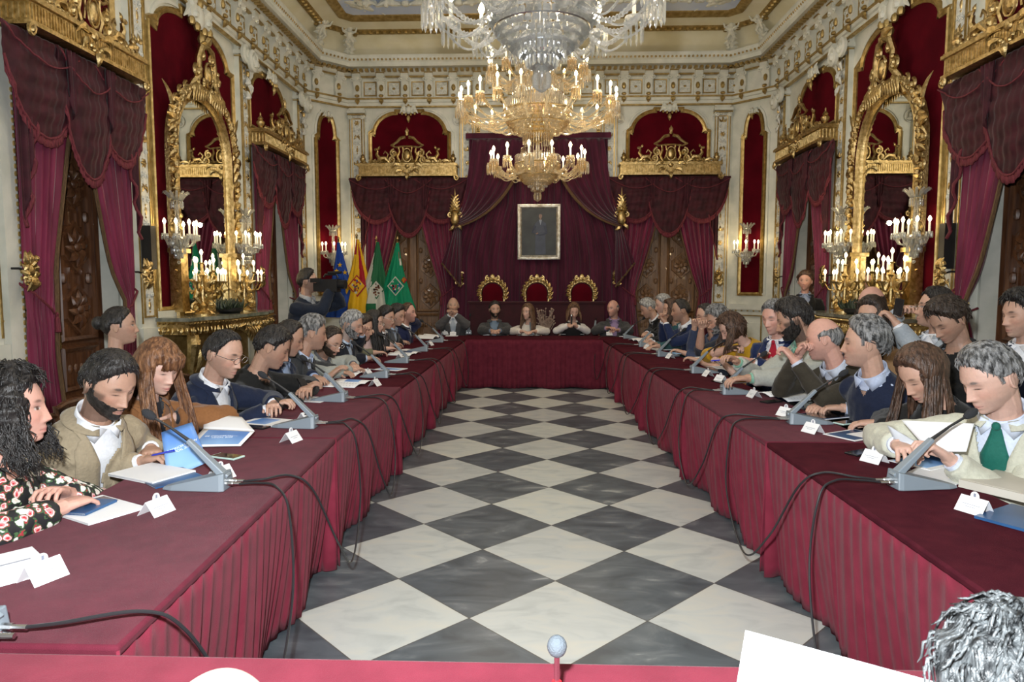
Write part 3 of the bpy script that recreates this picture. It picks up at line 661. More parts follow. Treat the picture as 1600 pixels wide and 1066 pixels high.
# ---- gilded mirror
def mirror(label):
    t = thing('gilded_mirror', label, 'mirror'); hw, z0, zs, zt = .64, 1.28, 3.15, 3.86
    A = [(-hw, z0), (hw, z0), (hw, zs)]+[(hw*cos(R(q*10)), zs+(zt-zs)*sin(R(q*10))**.9) for q in range(1, 18)]+[(-hw, zs)]
    MIR = mat('mirror_glass', (.82, .84, .80), .015, 1, col2=(.82, .84, .8))
    mb = MB(); mb.prism(A, -.05, -.03); mb.build('mirror_glass', MIR, t, smooth=False)
    mb = MB(); mb.sweep(A, [(-.01, .04), (0, .07), (.03, .10), (.06, .085), (.08, .11), (.13, .09), (.15, 0)])
    n = len(A)
    for i in range(n):
        a = V3((A[i][0], 0, A[i][1])); b = V3((A[(i+1) % n][0], 0, A[(i+1) % n][1])); L = (b-a).length
        if i == 0: continue
        k = max(1, int(L/.05)); nn = V3((b.z-a.z, 0, a.x-b.x)).normalized()
        for q in range(k): p = a+(b-a)*((q+.5)/k)+nn*.15; mb.ell((p.x, -.07, p.z), (.016, .016, .022), 5)
    mb.build('frame', GOLD, t)
    mb = MB(); rnd = random.Random(3)
    for sx in (-1, 1):
        # clustered foliage climbing the frame shoulders
        for k in range(46):
            q = k/45; a = R(-35+115*q); x = sx*(hw+.15)*max(0, cos(a))**.75 if a > 0 else sx*(hw+.15); z = zs+(zt-zs+.12)*sin(a) if a > 0 else zs+(a/R(35))*.95
            amp = .05+.10*math.exp(-((q-.38)/.22)**2)
            mb.leaf((x, -.10, z), (x+sx*amp*(rnd.random()+.2), -.12, z+amp*(rnd.random()-.2)*1.5), .05, .3*sx)
            if k % 2: mb.ell((x+sx*.04*rnd.random(), -.14, z), .028+.012*rnd.random(), 6)
            if k % 5 == 0: mb.scroll((x+sx*.07, -.11, z), .065, 1.3, 1.5, -sx, .018)
        mb.leaf((sx*(hw+.14), -.1, 3.55), (sx*(hw+.33), -.1, 3.86), .035, .1*sx)
        # crest
        mb.tube([(sx*.42, -.1, 3.78), (sx*.33, -.12, 3.98), (sx*.20, -.14, 4.12), (sx*.20, -.14, 4.32), (sx*.12, -.15, 4.48), (0, -.16, 4.52)], [.03, .05, .045, .04, .045, .03], 7)
        mb.scroll((sx*.24, -.14, 4.16), .08, 1.4, 1.57, -sx, .024); mb.scroll((sx*.26, -.14, 3.96), .09, 1.4, 4.7, sx, .026)
        mb.scroll((sx*.13, -.15, 4.38), .07, 1.3, 1.57, sx, .02)
        for k in range(7): mb.leaf((sx*.04*k, -.14, 4.02), (sx*(.06*k+.03), -.16, 3.84-.01*k), .045, .2*sx)
        for k in range(8): mb.ell((sx*(.05+.28*rnd.random()), -.17, 3.95+.35*rnd.random()*(1-k*.03)), .03, 6)
        for k in range(7): mb.leaf((sx*(hw+.10), -.09, 1.4+k*.24), (sx*(hw+.2), -.09, 1.52+k*.24), .035, .3*sx)
        mb.box((sx*(hw+.09), -.08, 1.62), (.17, .14, .7), taper=.95); mb.box((sx*(hw+.09), -.09, 1.98), (.21, .17, .05))
    mb.ell((0, -.16, 4.17), (.075, .05, .115), 10); mb.tube([(.10*cos(q*.52), -.17, 4.17+.15*sin(q*.52)) for q in range(12)], .018, 6, close=True)
    mb.leaf((-.02, -.15, 4.48), (.16, -.14, 4.60), .06, .3); mb.leaf((0, -.15, 4.5), (-.14, -.14, 4.5), .05, -.2)
    mb.build('carved_crest', GOLD, t); return t
def console(label):
    t = thing('gilded_console', label, 'console table'); hw = 1.22; rnd = random.Random(4)
    MARB = mat('green_marble', (.12, .13, .10), .2, col2=(.3, .3, .24), nscale=8, coat=.4)
    o = [(-hw, 0), (hw, 0), (hw, -.40), (hw*.72, -.46), (hw*.5, -.56), (-hw*.5, -.56), (-hw*.72, -.46), (-hw, -.40)]
    mb = MB(); mb.slab([(x, y) for x, y in o[::-1]][::-1], 1.18, 1.22); mb.build('top', MARB, t, smooth=False)
    mb = MB(); mb.slab([(x*.98, y*.96) for x, y in o], 1.03, 1.18)
    F = [(-hw, -.02), (-hw, -.40), (-hw*.72, -.46), (-hw*.5, -.56), (hw*.5, -.56), (hw*.72, -.46), (hw, -.40), (hw, -.02)]
    for i in range(len(F)-1):
        a, b = V3((*F[i], 0)), V3((*F[i+1], 0)); k = max(1, int((b-a).length/.05))
        for q in range(k):
            p = a+(b-a)*((q+.5)/k); mb.ell((p.x, p.y*.985, 1.155), (.018, .018, .016), 5)
            mb.leaf((p.x, p.y*.99, 1.11), (p.x+.02*(-1)**q, p.y*.98, 1.03), .02, 0)
        k = max(1, int((b-a).length/.16))
        for q in range(k): p = a+(b-a)*((q+.5)/k); mb.scroll((p.x, p.y*.99, 1.07), .04, 1.3, 1.5, (-1)**q, .011)
    for k in range(9): mb.leaf((-.32+.08*k, -.56, 1.05), (-.2+.05*k, -.58, .86+.012*(k-4)**2), .05, .1)
    mb.build('apron', GOLD, t)
    for x, y in ((-hw*.86, -.34), (-hw*.4, -.46), (hw*.4, -.46), (hw*.86, -.34)):
        s = 1 if x > 0 else -1; mb = MB()
        mb.tube([(x, y, 1.04), (x+s*.05, y-.04, .92), (x+s*.01, y+.02, .65), (x-s*.06, y+.05, .35), (x-s*.02, y, .12), (x+s*.03, y-.02, 0)], [.06, .075, .045, .03, .03, .045], 8)
        mb.scroll((x, y-.05, .95), .06, 1.3, 1.5, s, .02); mb.scroll((x, y-.03, .1), .05, 1.3, 4.5, s, .016); mb.leaf((x, y-.07, .9), (x, y-.02, .6), .06, .1); mb.build('leg', GOLD, t)
    mb = MB(); mb.tube([(-hw*.8, -.3, .22), (-.3, -.34, .3), (0, -.36, .26), (.3, -.34, .3), (hw*.8, -.3, .22)], .03, 6); mb.ell((0, -.36, .34), (.1, .07, .1), 8); mb.build('stretcher', GOLD, t)
    mb = MB(); mb.box((0, -.02, .6), (2*hw-.1, .03, 1.0)); mb.build('back_panel', GOLDP, t); return t
def candelabrum(label):
    t = thing('gilt_candelabrum', label, 'candelabrum')
    mb = MB(); mb.lathe([(.13, 0), (.13, .02), (.09, .05), (.05, .08), (.07, .12), (.03, .16)], 12)
    for k in range(3):
        a = k*2*pi/3+.5; M = M4.Rotation(a, 4, 'Z'); o = mb.T; mb.T = M
        mb.tube([(.03, 0, .15), (.09, 0, .22), (.06, 0, .33), (.03, 0, .42), (.05, 0, .48)], [.03, .035, .03, .026, .02], 7); mb.ell((.075, 0, .40), (.035, .03, .04), 7)
        mb.scroll((.10, 0, .10), .05, 1.3, 1.5, -1, .016); mb.leaf((.08, 0, .3), (.17, 0, .42), .035, .3); mb.leaf((.06, 0, .2), (.15, 0, .14), .035, -.3); mb.T = o
    mb.lathe([(.02, .15), (.028, .3), (.02, .45), (.04, .48), (.02, .52), (.016, .62)], 8); mb.build('figure_stem', GOLD, t)
    spots = [(.24, k*pi/3+.2, .40) for k in range(6)]+[(.13, k*2*pi/3+.9, .53) for k in range(3)]+[(0, 0, .62)]
    for r, a, z in spots:
        mb = MB(); p = V3((r*cos(a), r*sin(a), z))
        if r: mb.tube([(0, 0, z-.04), (p.x*.35, p.y*.35, z-.12), (p.x*.8, p.y*.8, z-.10), (p.x, p.y, z-.02)], .011, 6); mb.ell((p.x*.5, p.y*.5, z-.13), .02, 5)
        else: mb.tube([(0, 0, z-.06), (0, 0, z)], .012, 6)
        arm = mb.build('arm', GOLD, t); candle_kids(arm, p, .10, .010, .020, 0, GOLD, .026)
    return t
MI0 = mirror('arched gilded mirror with carved crest on the left wall'); CO0 = console('gilded console table with marble top under the left wall mirror'); CA0 = candelabrum('gilt candelabrum on the left console, nearest to the camera')
for o, z, out in ((MI0, 0, .02), (CO0, 0, .05)):
    l, a = onwall('L', WM, z, out); o.location = l; o.rotation_euler = (0, 0, a)
put(MI0, 'R', WM, 0, .02, 'arched gilded mirror with carved crest on the right wall', 'gilded wall mirrors'); MI0['group'] = 'gilded wall mirrors'
put(CO0, 'R', WM, 0, .05, 'gilded console table with marble top under the right wall mirror', 'gilded consoles'); CO0['group'] = 'gilded consoles'
l, a = onwall('L', 8.05, 1.22, .28); CA0.location = l; CA0.rotation_euler = (0, 0, a); CA0['group'] = 'gilt candelabra'
put(CA0, 'L', 9.22, 1.22, .28, 'gilt candelabrum on the left console, farther from the camera', 'gilt candelabra')
put(CA0, 'R', 7.98, 1.22, .28, 'gilt candelabrum on the right console, nearest to the camera', 'gilt candelabra')
put(CA0, 'R', 9.15, 1.22, .28, 'gilt candelabrum on the right console, farther from the camera', 'gilt candelabra')
for x in (-3.8, 3.9):
    for y in (8.05, 9.2): light('candelabrum_glow', 'POINT', (x+.5*(1 if x < 0 else -1), y, 2.0), 3, (1, .75, .42), .03)
# dark clipped plants between the candelabra
PLANT = mat('dark_leaves', (.012, .02, .012), .5, col2=(.03, .05, .025))
for w, lb in (('L', 'low dark plant arrangement on the left console'), ('R', 'low dark plant arrangement on the right console')):
    l, a = onwall(w, 8.62, 1.22, .34); t = thing('plant_arrangement', lb, 'plant', l, a); rnd = random.Random(2); mb = MB()
    mb.lathe([(.12, 0), (.16, .03), (.17, .07), (.15, .07)], 12); mb.build('bowl', BLACK, t); mb = MB()
    for k in range(140):
        p = V3((rnd.uniform(-.24, .24), rnd.uniform(-.1, .1), .06)); mb.leaf(p, p+V3((rnd.uniform(-.08, .08), rnd.uniform(-.05, .05), rnd.uniform(.05, .14))), .02, .2)
    mb.build('foliage', PLANT, t)
# ================================================================ CHANDELIERS
def chandelier(label, cm):
    t = thing('crystal_chandelier', label, 'chandelier')
    # heights measured from the bottom finial
    mb = MB(); mb.lathe([(.012, 0), (.03, .012), (.052, .03), (.058, .08), (.045, .12), (.075, .135), (.03, .16), (.03, .52), (.075, .55), (.095, .61), (.06, .68), (.03, .70), (.03, 1.6), (.08, 1.7), (.05, 1.9), (.12, 2.0), (.03, 2.1), (.02, 3.7)], 14)
    mb.build('stem', cm, t)
    def drops(r, z, L, n, w=.010, ph=0):
        m = MB()
        for k in range(n):
            a = 2*pi*(k+ph)/n; m.lathe([(.002, 0), (w, -.012), (w, -L*.82), (.001, -L)], 4, (r*cos(a), r*sin(a), z))
        return m
    def merge(name, ls):
        m = MB()
        for q in ls: o = len(m.v); m.v += q.v; m.f += [tuple(i+o for i in f) for f in q.f]; m.mi += q.mi
        return m.build(name, cm, t, smooth=False)
    for q_ in [drops(.085, .215, .08, 18, .010), drops(.13, .29, .10, 26, .011), drops(.11, .33, .09, 22, .011)]: merge('finial_drops', [q_])
    def bowl(name, rt, zb, zt, rows, gold=False):
        m = MB(); n = 44
        for j in range(rows):
            q = (j+.5)/rows; r = rt*math.sqrt(max(0.02, 1-(1-q)**2))*.98; z = zb+(zt-zb)*q; hh = (zt-zb)/rows*.46; nn = max(14, int(n*r/rt))
            for k in range(nn):
                a = 2*pi*(k+.5*(j % 2))/nn; M = M4.Rotation(a, 3, 'Z') @ M4.Rotation(-(1-q)*1.0, 3, 'Y'); m.box((r*cos(a), r*sin(a), z), (.016, 2*pi*r/nn*.86, hh*2), M=M, taper=.8)
        b = m.build(name, cm, t, smooth=False)
        m = MB()
        for j in (0, rows//2, rows): q = j/rows; r = rt*math.sqrt(max(.02, 1-(1-q)**2)); m.tube([(r*cos(2*pi*k/40), r*sin(2*pi*k/40), zb+(zt-zb)*q) for k in range(40)], .006, 4, close=True)
        m.build('bowl_hoop', STEEL if cm is CRYS else GOLD, b); return b
    bowl('lower_bowl', .315, .20, .50, 8); bowl('upper_bowl', .47, .86, 1.20, 8)
    for q_ in [drops(.30, .62, .13, 54), drops(.22, .72, .12, 34), drops(.20, .90, .13, 34), drops(.34, 1.42, .2, 54, .012), drops(.46, 1.34, .14, 80)]: merge('collar_drops', [q_])
    for q_ in [drops(.20, 1.75, .26, 40, .012), drops(.34, 1.62, .22, 56, .012), drops(.30, 2.05, .3, 44, .012), drops(.2, 2.4, .3, 30, .012)]: merge('column_drops', [q_])
    m = MB(); m.lathe([(.06, .80), (.12, .84), (.10, .9), (.08, 1.12), (.1, 1.9), (.22, 1.95), (.24, 2.0), (.1, 2.05), (.1, 2.6), (.3, 2.66), (.1, 2.7)], 18); m.build('gilt_core', GOLD, t)
    for nm, n, r, z, h, dp in (('lower', 14, .64, .52, .11, .17), ('upper', 22, 1.06, 1.26, .125, .24), ('top', 14, .66, 1.74, .12, .17)):
        z0 = z-.13; m = MB(); pts = []
        for q in range(41):
            v = q/40; pts.append((.20+(r-.20)*v, 0, z0+.10-dp*sin(pi*v)+.03*v))
        rr = [.0135+.0035*(1 if q % 2 else -1) for q in range(41)]; m.tube(pts, rr, 6)
        pts2 = []
        for q in range(15):
            v = q/14; pts2.append((r*.45+r*.55*v, .03, z0+.04-.12*sin(pi*v)))
        m.tube(pts2, .007, 5)
        arm = m.build('arm', cm, t); candle_kids(arm, (r, 0, z), h, .012, .022, 9, cm, .05)
        m = MB()
        for k in range(10): a = 2*pi*k/10; m.lathe([(.002, 0), (.009, -.012), (.009, -.12), (.001, -.145)], 4, (r+.055*cos(a), .055*sin(a), z-.01))
        m.build('prism_fringe', cm, arm, smooth=False)
        for k in range(1, n):
            c = arm.copy(); COL.objects.link(c); c.parent = t; c.rotation_euler = (0, 0, 2*pi*k/n+.06*sin(k*7)); KIDS.setdefault(t.name, []).append(c)
            for ch in KIDS[arm.name]: d = ch.copy(); COL.objects.link(d); d.parent = c; KIDS.setdefault(c.name, []).append(d)
    return t
CH0 = chandelier('large crystal chandelier hanging nearest over the aisle, cut off by the top of the photo', CRYS); CH0.location = (.035, 4.05, 2.70)
CH1 = chandelier('crystal chandelier with lit candles hanging farther away above the portrait', CRYS_LIT); CH1.location = (.03, 9.5, 2.72)
for c in (CH0, CH1): c['group'] = 'crystal chandeliers'
# ================================================================ THRONE WALL
ROYAL = mat('purple_red_drape', (.055, .009, .023), .8, col2=(.095, .015, .038), nscale=6, stretch=(1, 1, .2), sheen=.4, bump=.3, bscale=22, spec=.2)
t = thing('throne_drapery', 'tall dark crimson drapery with tied side swags behind the portrait', 'drapery', (X0, YB, 0))
mb = MB()
def bk(u, v):
    z = 4.25*(1-v)+.15; w = 1.30+.42*min(1, max(0, (3.05-z)/1.0))**.6+.05*v; x = (u-.5)*2*w
    return V3((x, -.16-.035*sin(u*2*pi*17+sin(v*3))-.015*sin(u*2*pi*41+v*5), z))
mb.grid(bk, 220, 34); mb.build('backcloth', ROYAL, t, ang=180, solid=.01)
for sx in (-1, 1):
    mb = MB(); N = 26
    top = [(sx*(.28+.92*k), 4.30) for k in (0, .33, .66, 1)]
    def sg(u, v, sx=sx):
        # u across the bundle (0 lower edge, 1 upper edge), v along it from the top to the tie
        p0 = V3((sx*(.22+1.0*u), -.30, 4.28)); p3 = V3((sx*(1.57+.02*u), -.34, 2.66+.14*u))
        p1 = p0+V3((sx*.12, -.05, -.85+.15*u)); p2 = p3+V3((-sx*(.75-.50*u), 0, .18-.10*u))
        a = (1-v)**3; b = 3*v*(1-v)**2; c = 3*v*v*(1-v); d = v**3
        q = p0*a+p1*b+p2*c+p3*d; q.y -= .035*sin(u*2*pi*5+.6*sin(v*5)); return q
    mb.grid(sg, 60, 30); sw = mb.build('swag', ROYAL, t, ang=180, solid=.008)
    mb = MB(); mb.tube([sg(0, q/24)+V3((0, -.02, 0)) for q in range(25)], .03, 6); mb.build('swag_fringe', FRINGE, sw)
    mb = MB()
    def tl(u, v, sx=sx):
        z = 2.68-v*(1.15-.45*u); return V3((sx*(1.50+.26*u*(.4+v)-.04), -.28-.03*sin(u*2*pi*4+v), z))
    mb.grid(tl, 40, 20); tb = mb.build('swag_tail', ROYAL, t, ang=180, solid=.008)
    mb = MB(); mb.tube([tl(q/14, 1)+V3((0, -.015, 0)) for q in range(15)], .018, 6); mb.build('tail_fringe', FRINGE, tb)
mb = MB(); mb.box((0, -.12, 4.36), (2.72, .26, .10)); mb.build('top_rail', ROYAL, t)
t = thing('gilt_rope_moulding', 'gilded strips edging the throne recess, left and right', 'moulding', (X0, YB, 0)); mb = MB()
for sx in (-1, 1):
    mb.box((sx*1.14, -.04, 3.7), (.07, .06, 1.8))
    for k in range(38): mb.ell((sx*1.14, -.08, 2.84+k*.047), (.03, .02, .018), 6)
mb.build('moulding', GOLD, t)
def shield(label):
    t = thing('gilded_wall_ornament', label, 'ornament'); mb = MB()
    mb.ell((0, -.12, 0), (.09, .08, .15), 12); 
    for sx in (-1, 1):
        for k in range(6): mb.leaf((sx*.05, -.12, .1+.02*k), (sx*(.11-.008*k), -.14, .14+.06*k), .04, .3*sx)
        mb.scroll((sx*.09, -.12, .06), .05, 1.3, 1.5, -sx, .016); mb.leaf((sx*.03, -.12, -.12), (sx*.12, -.12, -.22), .04, .2)
    mb.lathe([(.05, .15), (.03, .2), (.045, .25), (.025, .3), (.03, .36), (.012, .42), (.014, .46), (.002, .56)], 8, (0, -.12, 0)); mb.box((0, -.05, 0), (.05, .1, .05)); mb.build('shield', GOLD, t); return t
SH = shield('gilded shield ornament holding the drapery left of the portrait'); l, a = onwall('B', -1.56, 2.82, .22); SH.location = l
dup(SH, onwall('B', 1.56, 2.82, .22)[0], 0, 'gilded shield ornament holding the drapery right of the portrait', 'gilded drapery holders'); SH['group'] = 'gilded drapery holders'
# ---- portrait of a standing man in a dark suit
t = thing('framed_portrait', 'silver framed portrait of a man in a dark suit on the drapery', 'painting', (X0+.02, YB-.26, 2.57)); w, h = .325, .44
mb = MB(); mb.sweep([(-w, -h), (w, -h), (w, h), (-w, h)], [(0, 0), (0, .02), (.02, .035), (.045, .02), (.06, .045), (.075, .04), (.08, 0)])
mb.build('frame', mat('silver_frame', (.5, .45, .36), .35, .8, col2=(.78, .76, .7), nscale=20), t)
CANV = mat('dark_canvas', (.012, .014, .014), .5, col2=(.03, .036, .034), nscale=4)
mb = MB(); mb.box((0, -.01, 0), (2*w, .02, 2*h)); cv = mb.build('canvas', CANV, t)
PS = mat('painted_suit', (.03, .038, .065), .5, col2=(.045, .055, .09)); PF = mat('painted_skin', (.22, .13, .09), .5); PW = mat('painted_shirt', (.25, .28, .33), .5)
mb = MB(); z = -.022
mb.prism([(-.07, -.42), (.13, -.42), (.12, -.1), (.14, .05), (.13, .16), (.06, .21), (.02, .22), (-.03, .20), (-.08, .14), (-.10, 0), (-.07, -.05)], z, z+.008); mb.tube([(.11, z-.003, .12), (.14, z-.004, -.02), (.0, z-.006, -.03), (-.06, z-.006, .0)], .03, 6, flat=.3); mb.tube([(-.07, z-.003, .12), (-.12, z-.005, 0), (.02, z-.008, -.05), (.1, z-.008, -.03)], .028, 6, flat=.3); mb.build('painted_suit', PS, cv, smooth=False)
mb = MB(); mb.prism([(.028+.032*cos(k*.52), .295+.045*sin(k*.52)) for k in range(12)], z-.002, z+.006); mb.prism([(-.06, -.03), (-.02, -.01), (-.01, -.03), (-.05, -.05)], z-.016, z-.012); mb.prism([(.01, .21), (.045, .21), (.04, .26), (.015, .26)], z-.001, z+.006); mb.build('painted_face', PF, cv, smooth=False)
mb = MB(); mb.prism([(.0, .225), (.055, .225), (.03, .12)], z-.004, z); mb.build('painted_shirt', PW, cv, smooth=False)
mb = MB(); mb.prism([(-.006, .31), (-.002, .345), (.03, .355), (.06, .34), (.062, .31), (.045, .33), (.015, .33)], z-.004, z+.004); mb.build('painted_hair', BLACK, cv, smooth=False)
# ---- velvet covered bench wall and the thrones behind it
t = thing('velvet_dais_front', 'dark red velvet covered parapet behind the head table', 'parapet', (X0-.02, 12.0, 0)); mb = MB(); DKV = mat('dark_parapet_velvet', (.028, .0022, .0055), .85, col2=(.042, .003, .008), sheen=.1); mb.box((0, 0, .63), (2.36, .10, 1.26)); mb.build('panel', DKV, t, smooth=False)
mb = MB(); mb.box((0, -.0, 1.27), (2.42, .15, .03)); mb.build('rail', DKV, t)
def throne(label):
    t = thing('gilded_throne', label, 'throne'); mb = MB(); y = .28
    A = [(.19*cos(R(q)), 1.40+.20*sin(R(q))) for q in range(-40, 221, 20)]
    mb.prism([(-.19, .5), (.19, .5), (.19, 1.3)]+A[1:-1]+[(-.19, 1.3)], y-.03, y+.03); mb.build('backrest', VELVET, t)
    mb = MB(); B = [(.2, .5), (.19, .9), (.205, 1.2), (.22, 1.35)]+[(.22*cos(R(q)), 1.42+.22*sin(R(q))) for q in range(0, 181, 15)]+[(-.22, 1.35), (-.205, 1.2), (-.19, .9), (-.2, .5)]
    mb.tube([(x, y, z) for x, z in B], .028, 7)
    for k in range(27):
        a = R(-20+220*k/26); c, s = cos(a), sin(a); mb.leaf((.22*c, y-.03, 1.42+.22*s), ((.275+.025*(k % 2))*c, y-.03, 1.42+(.285+.025*(k % 2))*s), .026, .6*(-1)**k); mb.scroll((.255*c, y-.045, 1.42+.26*s), .022, 1.1, a, (-1)**k, .008, 4)
        mb.ell((.235*c, y-.05, 1.42+.235*s), .011, 5); mb.ell((.21*c, y-.05, 1.42+.205*s), .012, 5)
    for sx in (-1, 1): mb.scroll((sx*.09, y-.04, 1.70), .045, 1.3, 1.5, -sx, .016); mb.leaf((sx*.22, y-.02, 1.2), (sx*.26, y-.02, 1.05), .04, .2)
    mb.ell((0, y-.03, 1.72), (.05, .03, .06), 8); mb.build('carved_frame', GOLD, t)
    mb = MB(); mb.box((0, 0, .50), (.56, .52, .12)); mb.build('seat', VELVET, t)
    for sx in (-1, 1):
        for sy in (-1, 1): mb = MB(); mb.tube([(sx*.25, sy*.22, .45), (sx*.27, sy*.24, .3), (sx*.23, sy*.22, .1), (sx*.26, sy*.24, 0)], [.035, .03, .02, .03], 7); mb.build('leg', GOLD, t)
        mb = MB(); mb.tube([(sx*.24, .26, .82), (sx*.27, .05, .80), (sx*.27, -.2, .76), (sx*.27, -.2, .5)], .022, 6); mb.build('armrest', GOLD, t)
    return t
T0 = throne('gilded throne with red velvet back, left of the three'); T0.location = (-.79, 12.45, 0); T0['group'] = 'gilded thrones'
dup(T0, (.035, 12.45, 0), 0, 'gilded throne with red velvet back, middle of the three', 'gilded thrones'); dup(T0, (.865, 12.45, 0), 0, 'gilded throne with red velvet back, right of the three', 'gilded thrones')
# ================================================================ PEOPLE
QF = 1.0
def sm(x): x = np.clip(x, 0, 1); return x*x*(3-2*x)
def headpts(d, fem=0, wide=1):
    # unit directions (N,3) -> head surface in head space: face towards -Y, origin at the skull centre
    p = d*np.array([.0755*wide, .098, .119]); x, y, z = p[:, 0].copy(), p[:, 1].copy(), p[:, 2].copy()
    fr = sm((-y-.005)/.05); low = np.clip((-z-.005)/.11, 0, 1)
    x = np.sign(x)*np.abs(x)*(1-(.30+.07*fem)*low**1.3)*(1+.05*np.exp(-((z-.03)/.05)**2))
    y = np.where(y > 0, y*(1-.62*low), y)
    y = np.where(y < -.05, -.05+(y+.05)*.86, y)
    g = lambda a, b: np.exp(-(a/b)**2)
    y -= fr*(.034-.006*fem)*g(z+.100, .026)*g(x, .034)+fr*.012*g(z+.06, .03)*g(x, .04)
    rd = np.where(z > -.030, np.clip((.026-z)/.056, 0, 1)**1.15, np.exp(-((z+.030)/.0085)**2))
    y -= fr*(.027-.004*fem)*rd*np.exp(-(x/(.0075+.006*rd))**2)
    ax = np.abs(x)
    y -= fr*.010*g(ax-.0145, .006)*g(z+.034, .007)
    y += fr*.011*g(ax-.031, .017)*g(z-.011, .012)
    y -= fr*.0055*g(ax-.031, .011)*g(z-.009, .0075)
    y -= fr*(.0055-.003*fem)*g(ax-.026, .022)*g(z-.030, .0075)
    y -= fr*(.0065*g(x, .020)*g(z+.0575, .0050)+.0075*g(x, .017)*g(z+.0695, .0055))-fr*.004*g(x, .023)*g(z+.0635, .0022)
    y += fr*.003*g(x, .02)*g(z+.081, .006)
    y -= fr*.004*g(ax-.040, .016)*g(z+.020, .018)
    return np.stack([x, y, z], 1)
def dirs(nu, nv):
    out = []
    for j in range(nv):
        a = -pi/2+pi*(j+.5)/nv
        for i in range(nu):
            t = 2*pi*i/nu; t = t+.42*sin(t+pi/2)*(-1) if False else t
            # denser columns at the face
            tt = t+.45*cos(t); out.append((cos(a)*cos(tt), cos(a)*sin(tt), sin(a)))
    return np.array(out)
def sphere_faces(nu, nv):
    f = []
    for j in range(nv-1):
        for i in range(nu): k = (i+1) % nu; f.append((j*nu+i, j*nu+k, (j+1)*nu+k, (j+1)*nu+i))
    f.append(tuple(range(nu-1, -1, -1))); f.append(tuple((nv-1)*nu+k for k in range(nu))); return f
def loft(mb, rings, n=16, ex=1.0):
    # rings: (centre, axis x, axis y, half width, half depth)
    vs = []
    for c, ax, ay, a, b in rings:
        for k in range(n):
            t = 2*pi*k/n; cc, s = cos(t), sin(t); cc = math.copysign(abs(cc)**ex, cc); s = math.copysign(abs(s)**ex, s); vs.append(c+ax*(a*cc)+ay*(b*s))
    fs = []
    for i in range(len(rings)-1):
        for k in range(n): l = (k+1) % n; fs.append((i*n+k, i*n+l, (i+1)*n+l, (i+1)*n+k))
    fs.append(tuple(range(n-1, -1, -1))); fs.append(tuple((len(rings)-1)*n+k for k in range(n))); mb.add(vs, fs)
def remesh(mb, vox, smooth=2, fac=.5):
    me = bpy.data.meshes.new('tmp'); me.from_pydata(mb.v, [], mb.f); o = bpy.data.objects.new('tmp', me); COL.objects.link(o)
    m = o.modifiers.new('r', 'REMESH'); m.mode = 'VOXEL'; m.voxel_size = vox; m.adaptivity = 0
    if smooth: s = o.modifiers.new('s', 'SMOOTH'); s.factor = fac; s.iterations = smooth
    dg = bpy.context.evaluated_depsgraph_get(); e = o.evaluated_get(dg); q = e.to_mesh()
    nv = len(q.vertices); v = np.empty(nv*3); q.vertices.foreach_get('co', v); nm = np.empty(nv*3); q.vertices.foreach_get('normal', nm)
    f = [tuple(p.vertices) for p in q.polygons]; e.to_mesh_clear(); bpy.data.objects.remove(o); bpy.data.meshes.remove(me)
    return v.reshape(-1, 3), f, nm.reshape(-1, 3)
def meshobj(name, v, f, mt, parent=None, cols=None, smooth=True, solid=0, ang=180):
    me = bpy.data.meshes.new(name); me.from_pydata([tuple(p) for p in v], [], f); mt = mt if isinstance(mt, list) else [mt]
    for m in mt: me.materials.append(m)
    me.polygons.foreach_set('use_smooth', [smooth]*len(me.polygons))
    if ang < 180: me.set_sharp_from_angle(angle=R(ang))
    if cols is not None:
        a = me.color_attributes.new('tone', 'FLOAT_COLOR', 'POINT'); c = np.ones((len(v), 4)); c[:, :3] = cols; a.data.foreach_set('color', c.ravel())
    me.update(); o = bpy.data.objects.new(name, me); COL.objects.link(o)
    if parent is not None: o.parent = parent; KIDS.setdefault(parent.name, []).append(o)
    if solid: md = o.modifiers.new('thickness', 'SOLIDIFY'); md.thickness = solid; md.offset = -1
    return o
SKIN = mat('skin', (.6, .4, .3), .48, attr='tone', nscale=60, bump=.12, bscale=180, sss=.08, spec=.4)
def fabric(name, col, scale=260, col2=None, rough=.85, sheen=.15, bump=.35, ns=None):
    return mat(name, col, rough, col2=col2 or tuple(min(1, q*1.12+.002) for q in col), nscale=ns or 90, bump=bump, bscale=scale, sheen=sheen, spec=.2, det=5)
def hairmat(name, c, c2): 
    m = mat(name, c, .42, col2=c2, nscale=70, stretch=(1, 1, .22), bump=.9, bscale=110, det=6, spec=.45, contrast=(.38, .62)); return m
HM = dict(black=hairmat('black_hair', (.007, .006, .006), (.03, .026, .024)), dark=hairmat('dark_brown_hair', (.014, .009, .006), (.05, .033, .024)),
          brown=hairmat('brown_hair', (.03, .015, .009), (.11, .058, .035)), red=hairmat('auburn_hair', (.09, .036, .016), (.27, .125, .055)),
          ash=hairmat('ash_grey_hair', (.006, .007, .008), (.10, .11, .115)), salt=hairmat('salt_and_pepper_hair', (.03, .03, .03), (.30, .30, .30)), grey=hairmat('grey_hair', (.12, .12, .12), (.46, .46, .45)),
          blond=hairmat('blond_hair', (.16, .09, .04), (.42, .28, .14)), light=hairmat('light_brown_hair', (.07, .035, .018), (.2, .11, .06)))
HC = dict(ash=(.03, .03, .03), black=(.012, .01, .01), dark=(.022, .014, .01), brown=(.05, .028, .018), red=(.14, .07, .035), salt=(.10, .10, .10), grey=(.28, .28, .28), blond=(.24, .15, .08), light=(.12, .065, .035))
def fbm(p, s, seed=0): return MN.noise(V3((p[0]*s+seed, p[1]*s, p[2]*s)))
